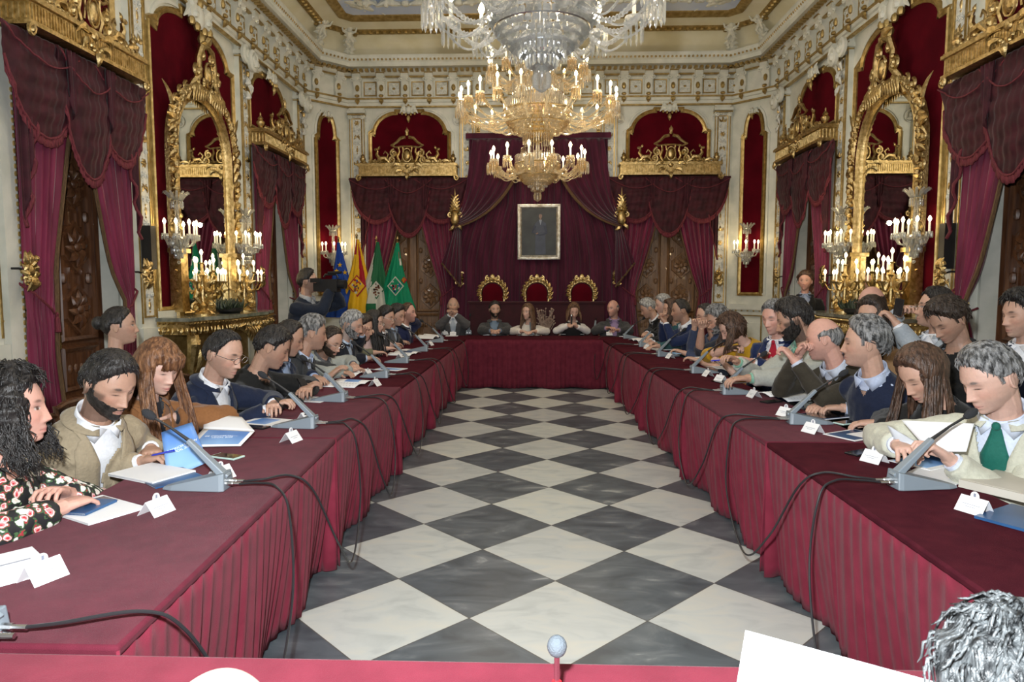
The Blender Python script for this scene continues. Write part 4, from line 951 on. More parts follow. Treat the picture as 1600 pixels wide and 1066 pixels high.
def person(label, pos, face, lean=12, twist=0, hy=0, hp=10, hr=0, hands=None, skin=(.62, .40, .29), hair='short', hc='dark', outfit=None, near=2, scale=1.0,
           girth=1.0, fem=0, beard=0, glasses=0, eyes='down', standing=False, cat='person', group=None, curl=(35, 35), side=0, neckfwd=0, seat=.47, palm=(0, 0), headh=None, elb=(.30, .30), thick=1.0, at=None):
    """pos=(x,y) of the hips; face: world heading angle of the body (0 faces the camera, +90 faces +X)."""
    hx, hy_ = pos or (0, 0); rz = R(face); Rw = M4.Rotation(rz, 3, 'Z'); S = scale*(1.12 if at and at[2] > 1 else 1)
    X = V3((1, 0, 0)); hz = seat/S+.10 if not standing else .93
    # spine
    pts = [V3((0, .02, hz))]; frames = []; seg = [.0, .15, .16, .15, .075, .05]; ang = [lean*.4, lean*.7, lean*1.0, lean*1.15, lean*1.25, lean*1.3+neckfwd]
    p = pts[0]; tw = [0, .25, .6, 1, 1, 1]; C = []
    for i in range(6):
        a = R(ang[i]); T = V3((side*.012*i, -sin(a), cos(a))).normalized(); Rt = M4.Rotation(R(twist*tw[i]), 3, 'Z'); T = Rt @ T
        ax = Rt @ X; ax = (ax-T*ax.dot(T)).normalized(); ay = T.cross(ax)     # ay points backwards
        p = p+T*seg[i]; C.append((p.copy(), ax, ay, T))
    G = girth
    W_ = [(.172*G, .125*G), (.155*G, .118*G), (.172*(1+.5*(G-1)), .125*(1+.6*(G-1))), (.172, .108), (.092, .072), (.060, .060)]
    if fem: W_ = [(.165, .115), (.135, .10), (.155, .122), (.152, .098), (.080, .064), (.050, .052)]
    sho = .178-.022*fem
    def ring(i, k=1.0, add=0): c, ax, ay, T = C[i]; a, b = W_[i]; return (c, ax, ay, a*k+add, b*k+add)
    def rings(k=1.0, add=0, to=6):
        out = []
        for i in range(to-1):
            r0, r1 = ring(i, k, add), ring(i+1, k, add)
            for q in (0, .5): out.append(tuple(r0[j]*(1-q)+r1[j]*q for j in range(5)))
        out.append(ring(to-1, k, add)); return out
    if at is not None:
        HT = at_y(*at); nb = C[5][0]; Tn = C[5][3]; hd = (Tn+V3((0, -sin(R(lean*.6)), cos(R(lean*.6))))).normalized()
        hc_ = nb+hd*.078+(M4.Rotation(R(hy+twist), 3, 'Z') @ M4.Rotation(R(hp), 3, 'X') @ M4.Rotation(R(hr), 3, 'Y')) @ V3((0, -.018, .075))
        dz = HT.z/S-hc_.z; hz += dz; C = [(c[0]+V3((0, 0, dz)), *c[1:]) for c in C]; o_ = Rw @ V3((hc_.x, hc_.y, 0))*S; hx, hy_ = HT.x-o_.x, HT.y-o_.y
        PLACED.append((label, round(hx, 2), round(hy_, 2), round(hz*S, 2), rz))
    toL = lambda p: (Rw.transposed() @ (V3(p)-V3((hx, hy_, 0))))/S
    # head
    nb = C[5][0]; Tn = C[5][3]; hd = (Tn+V3((0, -sin(R(lean*.6)), cos(R(lean*.6))))).normalized()
    RH = M4.Rotation(R(hy+twist), 3, 'Z') @ M4.Rotation(R(hp), 3, 'X') @ M4.Rotation(R(hr), 3, 'Y')
    hk = (1.05-.02*fem)*(headh or 1)
    HCn = nb+hd*.078+RH @ V3((0, -.018, .075))
    B = MB(); loft(B, rings(.90), 18); B.tube([nb-hd*.05, nb+hd*.03, HCn+RH @ V3((0, .012, -.05))], [.056-.008*fem, .054-.008*fem, .056-.006*fem], 12)
    nu, nv = (72, 56) if near >= 2 else ((48, 36) if near else (36, 26))
    D = dirs(nu, nv); hpnt = headpts(D, fem)*hk; RHn = np.array(RH); hw = hpnt @ RHn.T+np.array(HCn)
    B.add([V3(q) for q in hw], sphere_faces(nu, nv))
    for sx in (-1, 1):        # ears
        c = HCn+RH @ V3((sx*.0765*hk, .012, -.006)); M = RH @ M4.Rotation(sx*R(22), 3, 'Z') @ M4.Rotation(R(-10), 3, 'X')
        B.ell(c, (.008, .018, .031), 10, M=M); B.tube([c+M @ V3((sx*.006, .016*cos(q*.7+.6), .029*sin(q*.7+.6))) for q in range(7)], .0045, 5)
    # legs
    if standing: LG = [[V3((s*.09, 0, hz)), V3((s*.10, -.01, .48)), V3((s*.11, .02, .08)), V3((s*.12, -.10, .03))] for s in (-1, 1)]
    else: LG = [[V3((s*.09, 0, hz-.02)), V3((s*.13, -.42, hz-.02)), V3((s*.12, -.40, .10)), V3((s*.13, -.54, .04))] for s in (-1, 1)]
    for L in LG: B.tube(L, [.07, .05, .035, .03], 8)
    # arms
    AR = []; HD = []
    shp = C[3]
    for i, s in enumerate((-1, 1)):
        Sh = shp[0]+shp[1]*s*sho-shp[3]*.01
        tgt = toL(hands[i]) if hands and hands[i] is not None else (Sh+V3((s*.06, -.10, -.50)) if standing else V3((s*.16, -.36, hz+.10)))
        U, Fo = .285, .255; d = tgt-Sh; L = d.length
        if L > (U+Fo)*.985: tgt = Sh+d*((U+Fo)*.985/L); d = tgt-Sh; L = d.length
        if L < .12: L = .12; d = d.normalized()*L; tgt = Sh+d
        dn = d.normalized(); a = (U*U-Fo*Fo+L*L)/(2*L); h = sqrt(max(0, U*U-a*a))
        pole = V3((s*elb[i]*2, .35, -1)); pole = (pole-dn*pole.dot(dn)).normalized()
        if hands and hands[i] is not None and not standing and abs(hands[i][2]-.9) < .3:      # elbows rest on the table, not in it
            for q_ in range(13):
                b_ = q_/12; pl = V3((s*(elb[i]*2+.35*b_), .35+.9*b_, -1+.95*b_)); pl = (pl-dn*pl.dot(dn)).normalized()
                if (Sh+dn*a+pl*h).z*S > .815: break
            pole = pl
        El = Sh+dn*a+pole*h; AR.append((Sh, El, tgt)); fd = (tgt-El).normalized()
        B.tube([Sh-shp[1]*s*.06, Sh, Sh.lerp(El, .4), El, El.lerp(tgt, .3), El.lerp(tgt, .75), tgt, tgt+fd*.02], [.05, .056, .047, .04, .042, .033, .026, .026], 10)
        # hand
        c = R(curl[i]); pn = V3((0, 0, -1)); pn = (pn-fd*pn.dot(fd)); pn = pn.normalized() if pn.length > .2 else V3((0, -1, 0))
        if palm[i]: pn = M4.Rotation(R(palm[i])*s, 3, fd) @ pn
        sd = fd.cross(pn)*(1 if s > 0 else -1)          # towards the thumb
        if sd.dot(X)*s > 0: sd = -sd
        hs = .92 if fem else 1.0; k0 = tgt+fd*.012
        loft(B, [(k0, sd, pn, .027*hs, .020), (k0+fd*.035*hs, sd, pn, .038*hs, .017), (k0+fd*.075*hs+pn*.003, sd, pn, .042*hs, .014), (k0+fd*.090*hs+pn*.005, sd, pn, .040*hs, .010)], 12, .85)
        ends = []
        for q, (o, ln, sp) in enumerate(((.031, .072, .07), (.0105, .082, .02), (-.0105, .076, -.03), (-.031, .060, -.09))):
            b0 = k0+fd*.082*hs+sd*o*hs*1.02+pn*.004; dd = (fd+sd*sp).normalized(); chain = [b0-dd*.012, b0]; an = c*(.45+.12*q)
            for w_, f_ in ((.45, 1), (.30, 1.1), (.25, .8)):
                dd2 = (M4.Rotation(0, 3, 'X') @ dd)*cos(an)+pn*sin(an); chain.append(chain[-1]+dd2.normalized()*ln*w_*hs); an += c*f_*.8
            B.tube(chain, [.0092*hs, .0094*hs, .0086*hs, .0078*hs, .0062*hs], 8); ends.append(chain[-1])
        t0 = k0+fd*.022*hs+sd*.024*hs+pn*.004; t1 = t0+(fd*.55+sd*.62+pn*.35).normalized()*.036; t2 = t1+(fd*.85+sd*.18+pn*.35).normalized()*.030; t3 = t2+(fd*.95-sd*.10+pn*.3).normalized()*.022
        B.tube([t0-sd*.008, t0, t1, t2, t3], [.014*hs, .0145*hs, .0115*hs, .0098*hs, .0075*hs], 8); HD.append((tgt, fd, pn, sd))
    vox = {3: .0034, 2: .0042, 1: .0065, 0: .0095}[near]*QF/S
    v, f, nm = remesh(B, vox, 2 if near >= 2 else 1, .35)
    # colour the face from head space
    q = (v-np.array(HCn)) @ RHn/hk; x, y, z = q[:, 0], q[:, 1], q[:, 2]; ax_ = np.abs(x); g = lambda a, b: np.exp(-(a/b)**2)
    col = np.tile(np.array(skin), (len(v), 1)); inh = (np.abs(z) < .14) & (ax_ < .10) & (np.abs(y) < .14); fr = inh & (y < -.045)
    def paint(w, c): w = np.clip(w, 0, 1)[:, None]; return col*(1-w)+np.array(c)*w
    sk = np.array(skin)
    col = paint(fr*.35*g(ax_-.042, .02)*g(z+.02, .02), sk*np.array([1.05, .72, .68])); col = paint(fr*.3*g(x, .014)*g(z+.03, .012), sk*np.array([1.05, .75, .7]))
    lp = (g(x, .021)**1.5)*(g(z+.0635, .0095)**2); col = paint(fr*np.clip(lp*1.6, 0, 1)*(.75+.25*fem), np.array([.50, .17, .15])*(sk[0]/.6)*(1 if fem else .95)+np.array([.02, .04, .03]))
    col = paint(fr*(np.abs(z+.0635) < .0014)*(ax_ < .022)*.6, sk*.3)
    hcc = np.array(HC[hc]); bw = g(ax_-.031, .016)**2*g(z-.0335+.10*np.abs(ax_-.028), .0042); col = paint(fr*np.clip(bw*1.7, 0, 1)*(.85 if not fem else .7), hcc*.8+sk*.04)
    if beard:
        jb = inh & (y < .03); m = sm((-.041-z+.55*np.clip(ax_-.028, 0, .05))/.014)*(1-np.clip(1.6*g(x, .021)*g(z+.0635, .010), 0, 1)); m = np.maximum(m, sm((ax_-.052)/.01)*sm((.012-z)/.02)); col = paint(jb*m*min(1, beard*.85), hcc*.9+sk*.10)
    else:
        if not fem: m = sm((-.040-z)/.02)*(1-np.clip(1.6*g(x, .021)*g(z+.0635, .010), 0, 1)); col = paint(inh*(y < .0)*m*.16, (.12, .12, .13))
    m = scalp_mask(q, hair); col = paint(inh*sm(m/.008)*.9, hcc)
    sl = fr*g(ax_-.031, .0145)**2*np.clip(1.5*g(z-(.0065 if eyes == 'down' else .010), .0018 if near > 1 else .003), 0, 1)
    if eyes != 'down':
        e = fr*(((ax_-.031)/.0125)**2+((z-.0085)/.0048)**2 < 1); col = paint(e*.9, (.62, .58, .55)); e = fr*(((ax_-.031)/.0055)**2+((z-.0085)/.0048)**2 < 1); col = paint(e*1., (.03, .02, .015)); sl = fr*g(ax_-.031, .0145)**2*g(z-.0140, .002)
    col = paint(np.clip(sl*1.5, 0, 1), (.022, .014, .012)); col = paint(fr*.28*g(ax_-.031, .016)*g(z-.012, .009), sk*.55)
    body = meshobj('person', v, f, SKIN, None, col); body.location = (hx, hy_, 0); body.rotation_euler = (0, 0, rz); body.scale = (S, S, S)
    tag(body, label, cat, group)
    # ------------ hair
    Hm = HM[hc]
    def add(name, mb, mt, smooth=True, solid=0, ang=60): return mb.build(name, mt, body, smooth=smooth, solid=solid, ang=ang)
    if hair not in ('bald', 'shaven'):
        nu2, nv2 = (110, 84) if near >= 2 else (60, 44); D2 = dirs(nu2, nv2); hp2 = headpts(D2, fem)*hk; m = scalp_mask(hp2/hk, hair)+np.array([fbm(p, 90, 5) for p in hp2])*.010
        base = {'short': .013, 'crew': .008, 'receding': .010, 'horseshoe': .006, 'wavy': .022, 'curly': .03, 'long': .016, 'bangs': .018, 'bob': .02, 'bun': .012, 'longcurly': .035, 'swept': .020}[hair]*thick
        t = np.clip(m/.038, 0, 1)**.8*base; up = np.clip(D2[:, 2], 0, 1); t = t*(1+.7*up*(hair in ('short', 'wavy', 'swept', 'bangs', 'long')))
        off = np.where(m > 0, t, -.010)
        nz = np.array([fbm(p*np.array([1, 1, .4]) if hair not in ('curly', 'longcurly') else p, 75 if hair not in ('curly', 'longcurly') else 55, 3) for p in hp2])
        fine = np.array([fbm(p, 28, 9) for p in hp2])
        am = {'short': .0035, 'crew': .0015, 'wavy': .007, 'curly': .012, 'longcurly': .014, 'swept': .005}.get(hair, .003)
        off = off+np.where(m > 0, nz*am+fine*am*.9, 0); hv = hp2+D2*off[:, None]
        F = sphere_faces(nu2, nv2); keep = [fa for fa in F if len(fa) == 4 and max(off[i] for i in fa) > -.008 or (len(fa) > 4 and min(off[i] for i in fa) > 0)]
        hv = hv @ RHn.T+np.array(HCn); ho = meshobj('hair', hv, keep, Hm, body)
        # loose locks give the outline and the parting their texture
        rnd = random.Random(hash(label) % 1000 if False else len(label)*7+int(abs(hx)*100)); nl = {3: 420, 2: 240, 1: 60, 0: 0}[near]
        if nl and hair in ('short', 'wavy', 'swept', 'curly', 'crew', 'receding', 'longcurly', 'bob'):
            L = MB(); idx = [i for i in range(len(m)) if m[i] > .012 and D2[i, 2] > -.35]
            cs = RH; ln = {'crew': .010, 'receding': .020, 'short': .024, 'wavy': .040, 'swept': .05, 'curly': .04, 'longcurly': .05}.get(hair, .045); nl = int(nl*(1.6 if near >= 2 else 1))
            for _ in range(nl):
                i = rnd.choice(idx); n_ = V3(D2[i]); b0 = V3(hp2[i])+n_*(off[i]*.86)
                fl_ = V3((n_.x*.5+(.25 if n_.x > -.3 else -.25), n_.y*.6-.15*(hair in ('short', 'crew')), -.75-.2*n_.z)) if hair != 'swept' else V3((n_.x*.6, .8, -.25))
                fl_ = (fl_-n_*fl_.dot(n_)).normalized(); 
                w1 = rnd.uniform(.6, 1.3)*ln; jit = V3((rnd.uniform(-1, 1), rnd.uniform(-1, 1), rnd.uniform(-1, 1)))*.25
                k2 = .5 if hair in ('curly', 'longcurly') else .02; jit = jit*(1 if hair in ('curly', 'longcurly') else .55)
                pp = [b0, b0+(fl_+n_*k2+jit*.4).normalized()*w1*.4, b0+(fl_+jit).normalized()*w1*.75-n_*w1*.10, b0+(fl_+jit*1.6-n_*.25).normalized()*w1]
                r0 = .0018 if near == 3 else .0026; L.tube([HCn+cs @ q_ for q_ in pp], [r0, r0*1.3, r0, r0*.3], 4)
            L.build('hair_locks', Hm, body, ang=180)
        if hair in ('long', 'bangs', 'longcurly', 'bob'):
            L = MB(); n2 = {3: 330, 2: 260, 1: 90, 0: 50}[near]; ll = {'long': .38, 'bangs': .36, 'longcurly': .21, 'bob': .15}[hair]
            for k in range(n2):
                u = k/(n2-1); a = R(-30+240*u+rnd.uniform(-3, 3)); ca, sa = cos(a), sin(a)
                frn = a < R(20) or a > R(160); le = ll*rnd.uniform(.80, 1.06)*(1 if hair != 'bob' else rnd.uniform(.8, 1.2)); lay = rnd.uniform(.0, .014)
                top = V3((rnd.uniform(-.012, .012)+ca*.012, -.045+.08*max(0, sa)+rnd.uniform(-.02, .03), .118+lay)); pp = [HCn+RH @ (top*hk)]
                for el in (62, 38, 12): dd = np.array([[ca*cos(R(el)), sa*cos(R(el))*(.9), sin(R(el))]]); dd /= np.linalg.norm(dd); sp_ = headpts(dd, fem)[0]*(1+(.10+lay*3)*1.0); pp.append(HCn+RH @ (V3(sp_)*hk))
                last = pp[-1]; o = RH @ V3((ca, sa*.6, 0)); o.z = 0
                bias = C[3][2]*(-.075 if frn else .06)+C[3][1]*(ca*.03); nq = 6
                for q_ in range(1, nq+1):
                    s_ = q_/nq; z_ = last+V3((0, 0, -1))*le*s_+o*(.016*sin(s_*pi*.8)-.010*s_)+bias*s_**1.4
                    if hair == 'longcurly': z_ += V3((sin(s_*23+k)*.013, cos(s_*23+k*1.7)*.013, 0))*min(1, s_*3)
                    elif hair == 'long': z_ += V3((sin(s_*6+k*.15)*.007, cos(s_*5+k*.15)*.007, 0))*s_
                    pp.append(z_)
                r0 = .0095 if near < 2 else (.0058 if hair != 'longcurly' else .0042); L.tube(pp, [r0*.7]+[r0*1.1]*3+[r0*1.1, r0*1.1, r0, r0*.9, r0*.7, r0*.25], 5, flat=.55)
            L.build('long_hair', Hm, body, ang=180)
            if hair == 'bangs':
                L = MB()
                for k in range(34):
                    x_ = -.062+.124*k/33; pp = [HCn+RH @ (V3((x_*.5, -.05, .125))*hk), HCn+RH @ (V3((x_*.85, -.099+.25*x_*x_/.06*.3, .088))*hk), HCn+RH @ (V3((x_, -.108+3.9*x_*x_, .036+rnd.uniform(-.004, .004)))*hk)]
                    L.tube(pp, [.006, .0065, .003], 5, flat=.6)
                L.build('fringe_of_hair', Hm, body, ang=180)
        if hair == 'bun': L = MB(); L.ell(HCn+RH @ V3((0, .115, .02)), (.045, .04, .045), 14); L.build('hair_bun', Hm, body)
    elif hair == 'bald' : pass
    if beard >= .8:
        nu2, nv2 = (90, 70) if near >= 2 else (48, 36); D2 = dirs(nu2, nv2); hp2 = headpts(D2, 0); X_, Y_, Z_ = hp2.T; aX = np.abs(X_)
        m = np.minimum(-.0425-Z_+.50*np.clip(aX-.026, 0, .05), .020-Y_); m = np.maximum(m, np.minimum(np.minimum(aX-.060, .004-Z_), np.minimum(.018-Y_, Y_+.030))); m = np.where((aX < .020) & (np.abs(Z_+.0650) < .0085) & (Y_ < -.05), -.01, m)
        m = np.where((aX < .012) & (Z_ > -.052) & (Y_ < 0), -.01, m); m = np.where(Z_ < -.108, np.minimum(m, .004), m)
        off = np.where(m > 0, .0003+.0042*np.clip(m/.022, 0, 1)*min(1.6, beard), -.004); off += np.where(m > 0, np.array([fbm(p, 170, 1) for p in hp2])*.0022, 0)
        keep = [fa for fa in sphere_faces(nu2, nv2) if max(off[i] for i in fa) > -.003 and max(D2[i, 1] for i in fa) < .6]
        meshobj('beard', (hp2+D2*off[:, None])*hk @ RHn.T+np.array(HCn), keep, HM['salt' if hc in ('grey', 'salt') else hc], body)
    if glasses:
        L = MB(); P_ = lambda a, b, c: HCn+RH @ (V3((a, b, c))*hk)
        for sx in (-1, 1):
            L.tube([P_(sx*.032+.0235*cos(q*pi/8), -.1055+.10*(.0235*cos(q*pi/8)*sx*.25)**1, .008+.0165*sin(q*pi/8)) for q in range(16)], .0014 if glasses == 1 else .0022, 5, close=True)
            L.tube([P_(sx*.056, -.101, .012), P_(sx*.072, -.07, .012), P_(sx*.079, .0, .008)], .0014, 5)
        L.tube([P_(-.0085, -.108, .01), P_(0, -.111, .012), P_(.0085, -.108, .01)], .0014, 5); L.build('glasses', STEEL if glasses == 1 else BLACK, body)
    # ------------ clothes
    of = dict(kind='jacket', col=(.02, .02, .03), shirt=(.8, .82, .85), tie=None); of.update(outfit or {})
    kd = of['kind']; cm = of.get('mat') or fabric('cloth_%02d_%02d_%02d' % tuple(int(c*99) for c in of['col']), of['col'], of.get('bs', 300))
    kadd = {'jacket': .026, 'sweater': .016, 'blouse': .012, 'shirt': .012}[kd]+of.get('bulk', 0)
    J = MB(); loft(J, rings(1.02, kadd, 5)+[ring(5, 1.0, .012)], 20)
    sl = of.get('sleeve', 1.0)
    for i, s in enumerate((-1, 1)):
        Sh, El, Wr = AR[i]; e = kadd*.75; fd = (Wr-El).normalized()
        if sl >= 1: pts_ = [Sh-shp[1]*s*.07+shp[3]*.0, Sh+shp[3]*.006, Sh.lerp(El, .35), Sh.lerp(El, .8), El, El.lerp(Wr, .25), El.lerp(Wr, .6), El.lerp(Wr, .93)]; rr = [.058+e, .060+e, .052+e, .047+e, .047+e, .045+e, .038+e, .031+e]
        else: pts_ = [Sh-shp[1]*s*.07, Sh+shp[3]*.006, Sh.lerp(El, .35), Sh.lerp(El, .8), El, El.lerp(Wr, .2)]; rr = [.058+e, .060+e, .052+e, .047+e, .046+e, .044+e]
        J.tube(pts_, rr, 14)
    vx = {3: .009, 2: .011, 1: .014, 0: .018}[near]*QF
    v, f, nm = remesh(J, vx, 5, .5)
    Cs = [np.array(c[0]) for c in C]
    def inv(P):
        best = None
        for i in range(len(C)-1):
            a, b = Cs[i], Cs[i+1]; d = b-a; t = np.clip(((P-a) @ d)/(d @ d), -.3 if i == 0 else 0, 1 if i < 4 else 1.6); qd = np.linalg.norm(P-(a+t[:, None]*d), axis=1)
            A = np.array(C[i][1]); Bk = np.array(C[i][2]); rel = P-(a+t[:, None]*d); cand = np.stack([qd, i+t, rel @ A, -(rel @ Bk)], 1)
            best = cand if best is None else np.where((cand[:, 0] < best[:, 0])[:, None], cand, best)
        return best
    I = inv(v); s_, x_, f_ = I[:, 1], I[:, 2], I[:, 3]
    armd = np.full(len(v), 9.)
    for i in range(2):
        Sh, El, Wr = [np.array(q_) for q_ in AR[i]]
        for a, b in ((Sh, El), (El, Wr)): d = b-a; t = np.clip(((v-a) @ d)/(d @ d), .12, 1); armd = np.minimum(armd, np.linalg.norm(v-(a+t[:, None]*d), axis=1))
    torso = armd > .085 if kd == 'jacket' else armd > .07
    # cloth creases: long folds on the sleeves, soft ones on the trunk
    wr = np.array([MN.noise(V3((p[0]*14, p[1]*14, p[2]*24))) + .6*MN.noise(V3((p[0]*30, p[1]*30+5, p[2]*30))) for p in v]) if near else np.zeros(len(v))
    v = v+nm*(wr*(.0075 if kd == 'jacket' else .005))[:, None]
    sb = of.get('vlow', 1.2 if kd == 'jacket' else 3.4)
    if kd == 'jacket' or of.get('collar') or kd == 'shirt': vw = np.clip((s_-sb)/(4.3-sb), 0, 1.1)*.070+.002
    else: vw = np.where(s_ > 4.35, .3, 0)
    if kd == 'blouse': vw = np.where(s_ > 3.9, .05, 0)
    cut = (f_ > .02) & (s_ > sb) & (np.abs(x_) < vw+(.014 if kd == 'jacket' and of.get('lapel', True) else 0)) & torso & (armd > .05)
    cut |= (s_ > 4.62) & (I[:, 0] < .13) & (armd > .05)
    F2 = [fa for fa in f if not all(cut[i] for i in fa)]
    jk = meshobj({'jacket': of.get('name', 'jacket'), 'sweater': 'sweater', 'blouse': 'blouse', 'shirt': 'shirt'}[kd], v, F2, cm, body, solid=.004)
    def srf(s, a, add_=0, k=1.02):
        i = min(4, int(s)); t = s-i; c0, c1 = C[i], C[i+1]; w0, w1 = W_[i], W_[i+1]
        c = c0[0].lerp(c1[0], t); A = c0[1].lerp(c1[1], t); Bk = c0[2].lerp(c1[2], t); a_, b_ = (w0[0]*(1-t)+w1[0]*t)*k+add_, (w0[1]*(1-t)+w1[1]*t)*k+add_
        return c+A*(a_*sin(a))-Bk*(b_*cos(a))
    if kd in ('jacket',) or of.get('collar') or kd in ('sweater', 'shirt') and of.get('shirt'):
        sc = of['shirt']
        if sc:
            sm_ = of.get('shirtmat') or fabric('shirt_%02d_%02d_%02d' % tuple(int(c*99) for c in sc), sc, 500, rough=.7, bump=.15)
            M_ = MB(); s0_ = 3.75 if kd in ('sweater', 'shirt') else 1.0; M_.grid(lambda u, v_: srf(s0_+(4.85-s0_)*v_, 2*pi*u, .008+.002*sin(u*60)), 40, 20, wrap=True); add('shirt' if kd != 'shirt' else 'undershirt', M_, sm_, solid=.002)
            if of.get('collar', True) and not of.get('round'):
                M_ = MB(); cc, cx_, cy_, cT = C[5][0], C[5][1], C[5][2], C[5][3]
                r_ = W_[5][0]+.010
                M_.grid(lambda u, v_: cc+cx_*(r_*sin(u*2*pi))-cy_*((r_+.002)*cos(u*2*pi))+cT*(-.035+.050*v_-.018*cos(u*2*pi)*v_), 30, 4, wrap=True)
                for sx in (-1, 1):
                    pa = cc-cy_*(r_+.010)+cx_*sx*.006+cT*(-.012); pb = cc+cx_*sx*(r_+.010)+cT*.010; pc = cc+cx_*sx*.052-cy_*(r_+.022)-cT*.062; pd = cc-cy_*(r_*.75+.012)+cx_*sx*(r_*.75+.010)+cT*.004; pe = cc+cx_*sx*(r_+.022)-cT*.03-cy_*.03
                    M_.add([pa, pd, pb, pe, pc], [(0, 1, 4), (1, 3, 4), (1, 2, 3)])
                add('shirt_collar', M_, sm_, solid=.003)
            for i in range(2):
                Sh, El, Wr = AR[i]
                if of.get('cuff', kd != 'shirt'): M_ = MB(); fd = (Wr-El).normalized(); M_.tube([El.lerp(Wr, .86), El.lerp(Wr, .985)], [.036, .034], 14); add('shirt_cuff', M_, sm_)
    if kd == 'jacket' and of.get('lapel', True):
        M_ = MB()
        for sx in (-1, 1):
            def lp_(u, v_, sx=sx):
                s = sb+(4.55-sb)*v_; i = min(4, int(s)); wv = np.clip((s-sb)/(4.3-sb), 0, 1.1)*.070+.004; aw = (W_[i][0]*(1-(s-i))+W_[i+1][0]*(s-i))*1.02+kadd
                a0 = math.asin(min(.97, wv/aw)); w_ = .060*sin(min(1, v_*1.15+.02)*pi)**.7*(1 if v_ < .72 else .8)+.020; a1 = math.asin(min(.985, (wv+w_*u)/aw)); return srf(s, sx*a1, kadd+.009+.006*u)
            M_.grid(lp_, 5, 22)
        M_.grid(lambda u, v_: srf(4.50+.42*v_, pi+(u-.5)*2*(pi-.42), kadd*(1-v_)*.9+.010+.007*(1-v_)), 30, 4)
        add('lapels', M_, cm, solid=.004)
    if of.get('vest'):
        M_ = MB(); M_.grid(lambda u, v_: srf(.3+4.15*v_, 2*pi*u, kadd+.016-.012*max(0, v_-.8)*5), 44, 26, wrap=True); add('vest', M_, fabric('black_vest', of['vest']), solid=.003)
    if of.get('tie'):
        tm = fabric('tie_%02d_%02d_%02d' % tuple(int(c*99) for c in of['tie']), of['tie'], 400, rough=.5); M_ = MB()
        M_.grid(lambda u, v_: srf(4.75-3.3*v_, (u-.5)*2*math.asin(min(.9, (.010 if v_ < .05 else .017+.022*v_)/.12)), .022), 5, 22); M_.ell(srf(4.66, 0, .024), (.014, .010, .015), 8); add('tie', M_, tm, solid=.004)
    if of.get('buttons'):
        M_ = MB()
        for s in (4.3, 3.7, 3.1, 2.5): M_.ell(srf(s, 0, .016), .005, 6)
        add('buttons', M_, PAPER)
    # trousers and shoes
    tm = fabric('trousers_dark', (.02, .021, .026)); M_ = MB()
    loft(M_, [tuple(r) for r in rings(1.03, .008, 2)], 16)
    for L in LG: M_.tube([L[0]+V3((0, 0, .01)), L[0].lerp(L[1], .5), L[1], L[1].lerp(L[2], .5), L[2]], [.095, .085, .068, .06, .055], 10)
    add('trousers', M_, tm)
    for L in LG: M_ = MB(); M_.tube([L[2]+V3((0, .03, -.05)), L[2]+V3((0, 0, -.035)), L[3], L[3]+V3((0, -.05, -.015))], [.035, .045, .036, .02], 10, flat=1); add('shoe', M_, BLACK)
    INFO[label] = dict(head=HCn, RH=RH, AR=AR, HD=HD, body=body, toW=lambda p: V3((hx, hy_, 0))+Rw @ (V3(p)*S), C=C, srf=srf)
    return body
INFO = {}; PLACED = []
def scalp_mask(q, style):
    x, y, z = q[:, 0], q[:, 1], q[:, 2]; ax = np.abs(x); fw = -y
    # hairline height: high over the brow, down before the ear, low on the nape
    zl = np.where(fw > .02, .072+.10*np.clip((fw-.07), -1, 1)-.0*ax, .010); zl = np.where((fw > .02), .030+(.058)*sm((fw-.02)/.05), zl)
    side = np.where(fw > .02, .03, 0); zl = np.where(fw <= .02, .030-.045*sm((.02-fw)/.03)-.045*sm((-fw-.03)/.04), zl)
    m = z-zl
    ear = ((y-.012)**2+(z+.006)**2 < .030**2) & (ax > .055); m = np.where(ear & (z < .018), -.01, m)
    sb = (fw > .010) & (fw < .024) & (ax > .058) & (z > -.004); m = np.where(sb, np.maximum(m, .006), m)
    if style == 'receding': m = np.where((fw > .0), m-.040*sm((fw-.01)/.05)*(.6+.8*sm((ax-.01)/.03)), m)
    if style == 'horseshoe': m = np.minimum(m, (.050-z-.5*np.clip(fw+.01, 0, 1))); m = np.minimum(m, (.022-fw)*.8)
    if style in ('bald', 'shaven'): m = np.full_like(m, -.02)
    if style in ('long', 'longcurly', 'bob'): m = np.where(fw < .045, np.maximum(m, z+.085), m); m = np.where(ax > .058, np.maximum(m, .01+0*z), m)
    if style == 'bangs': m = np.where(fw < .05, np.maximum(m, z+.085), m); m = np.where(fw > .04, np.maximum(m, z-.045), m); m = np.where(ax > .060, np.maximum(m, .01+0*z), m)
    return m
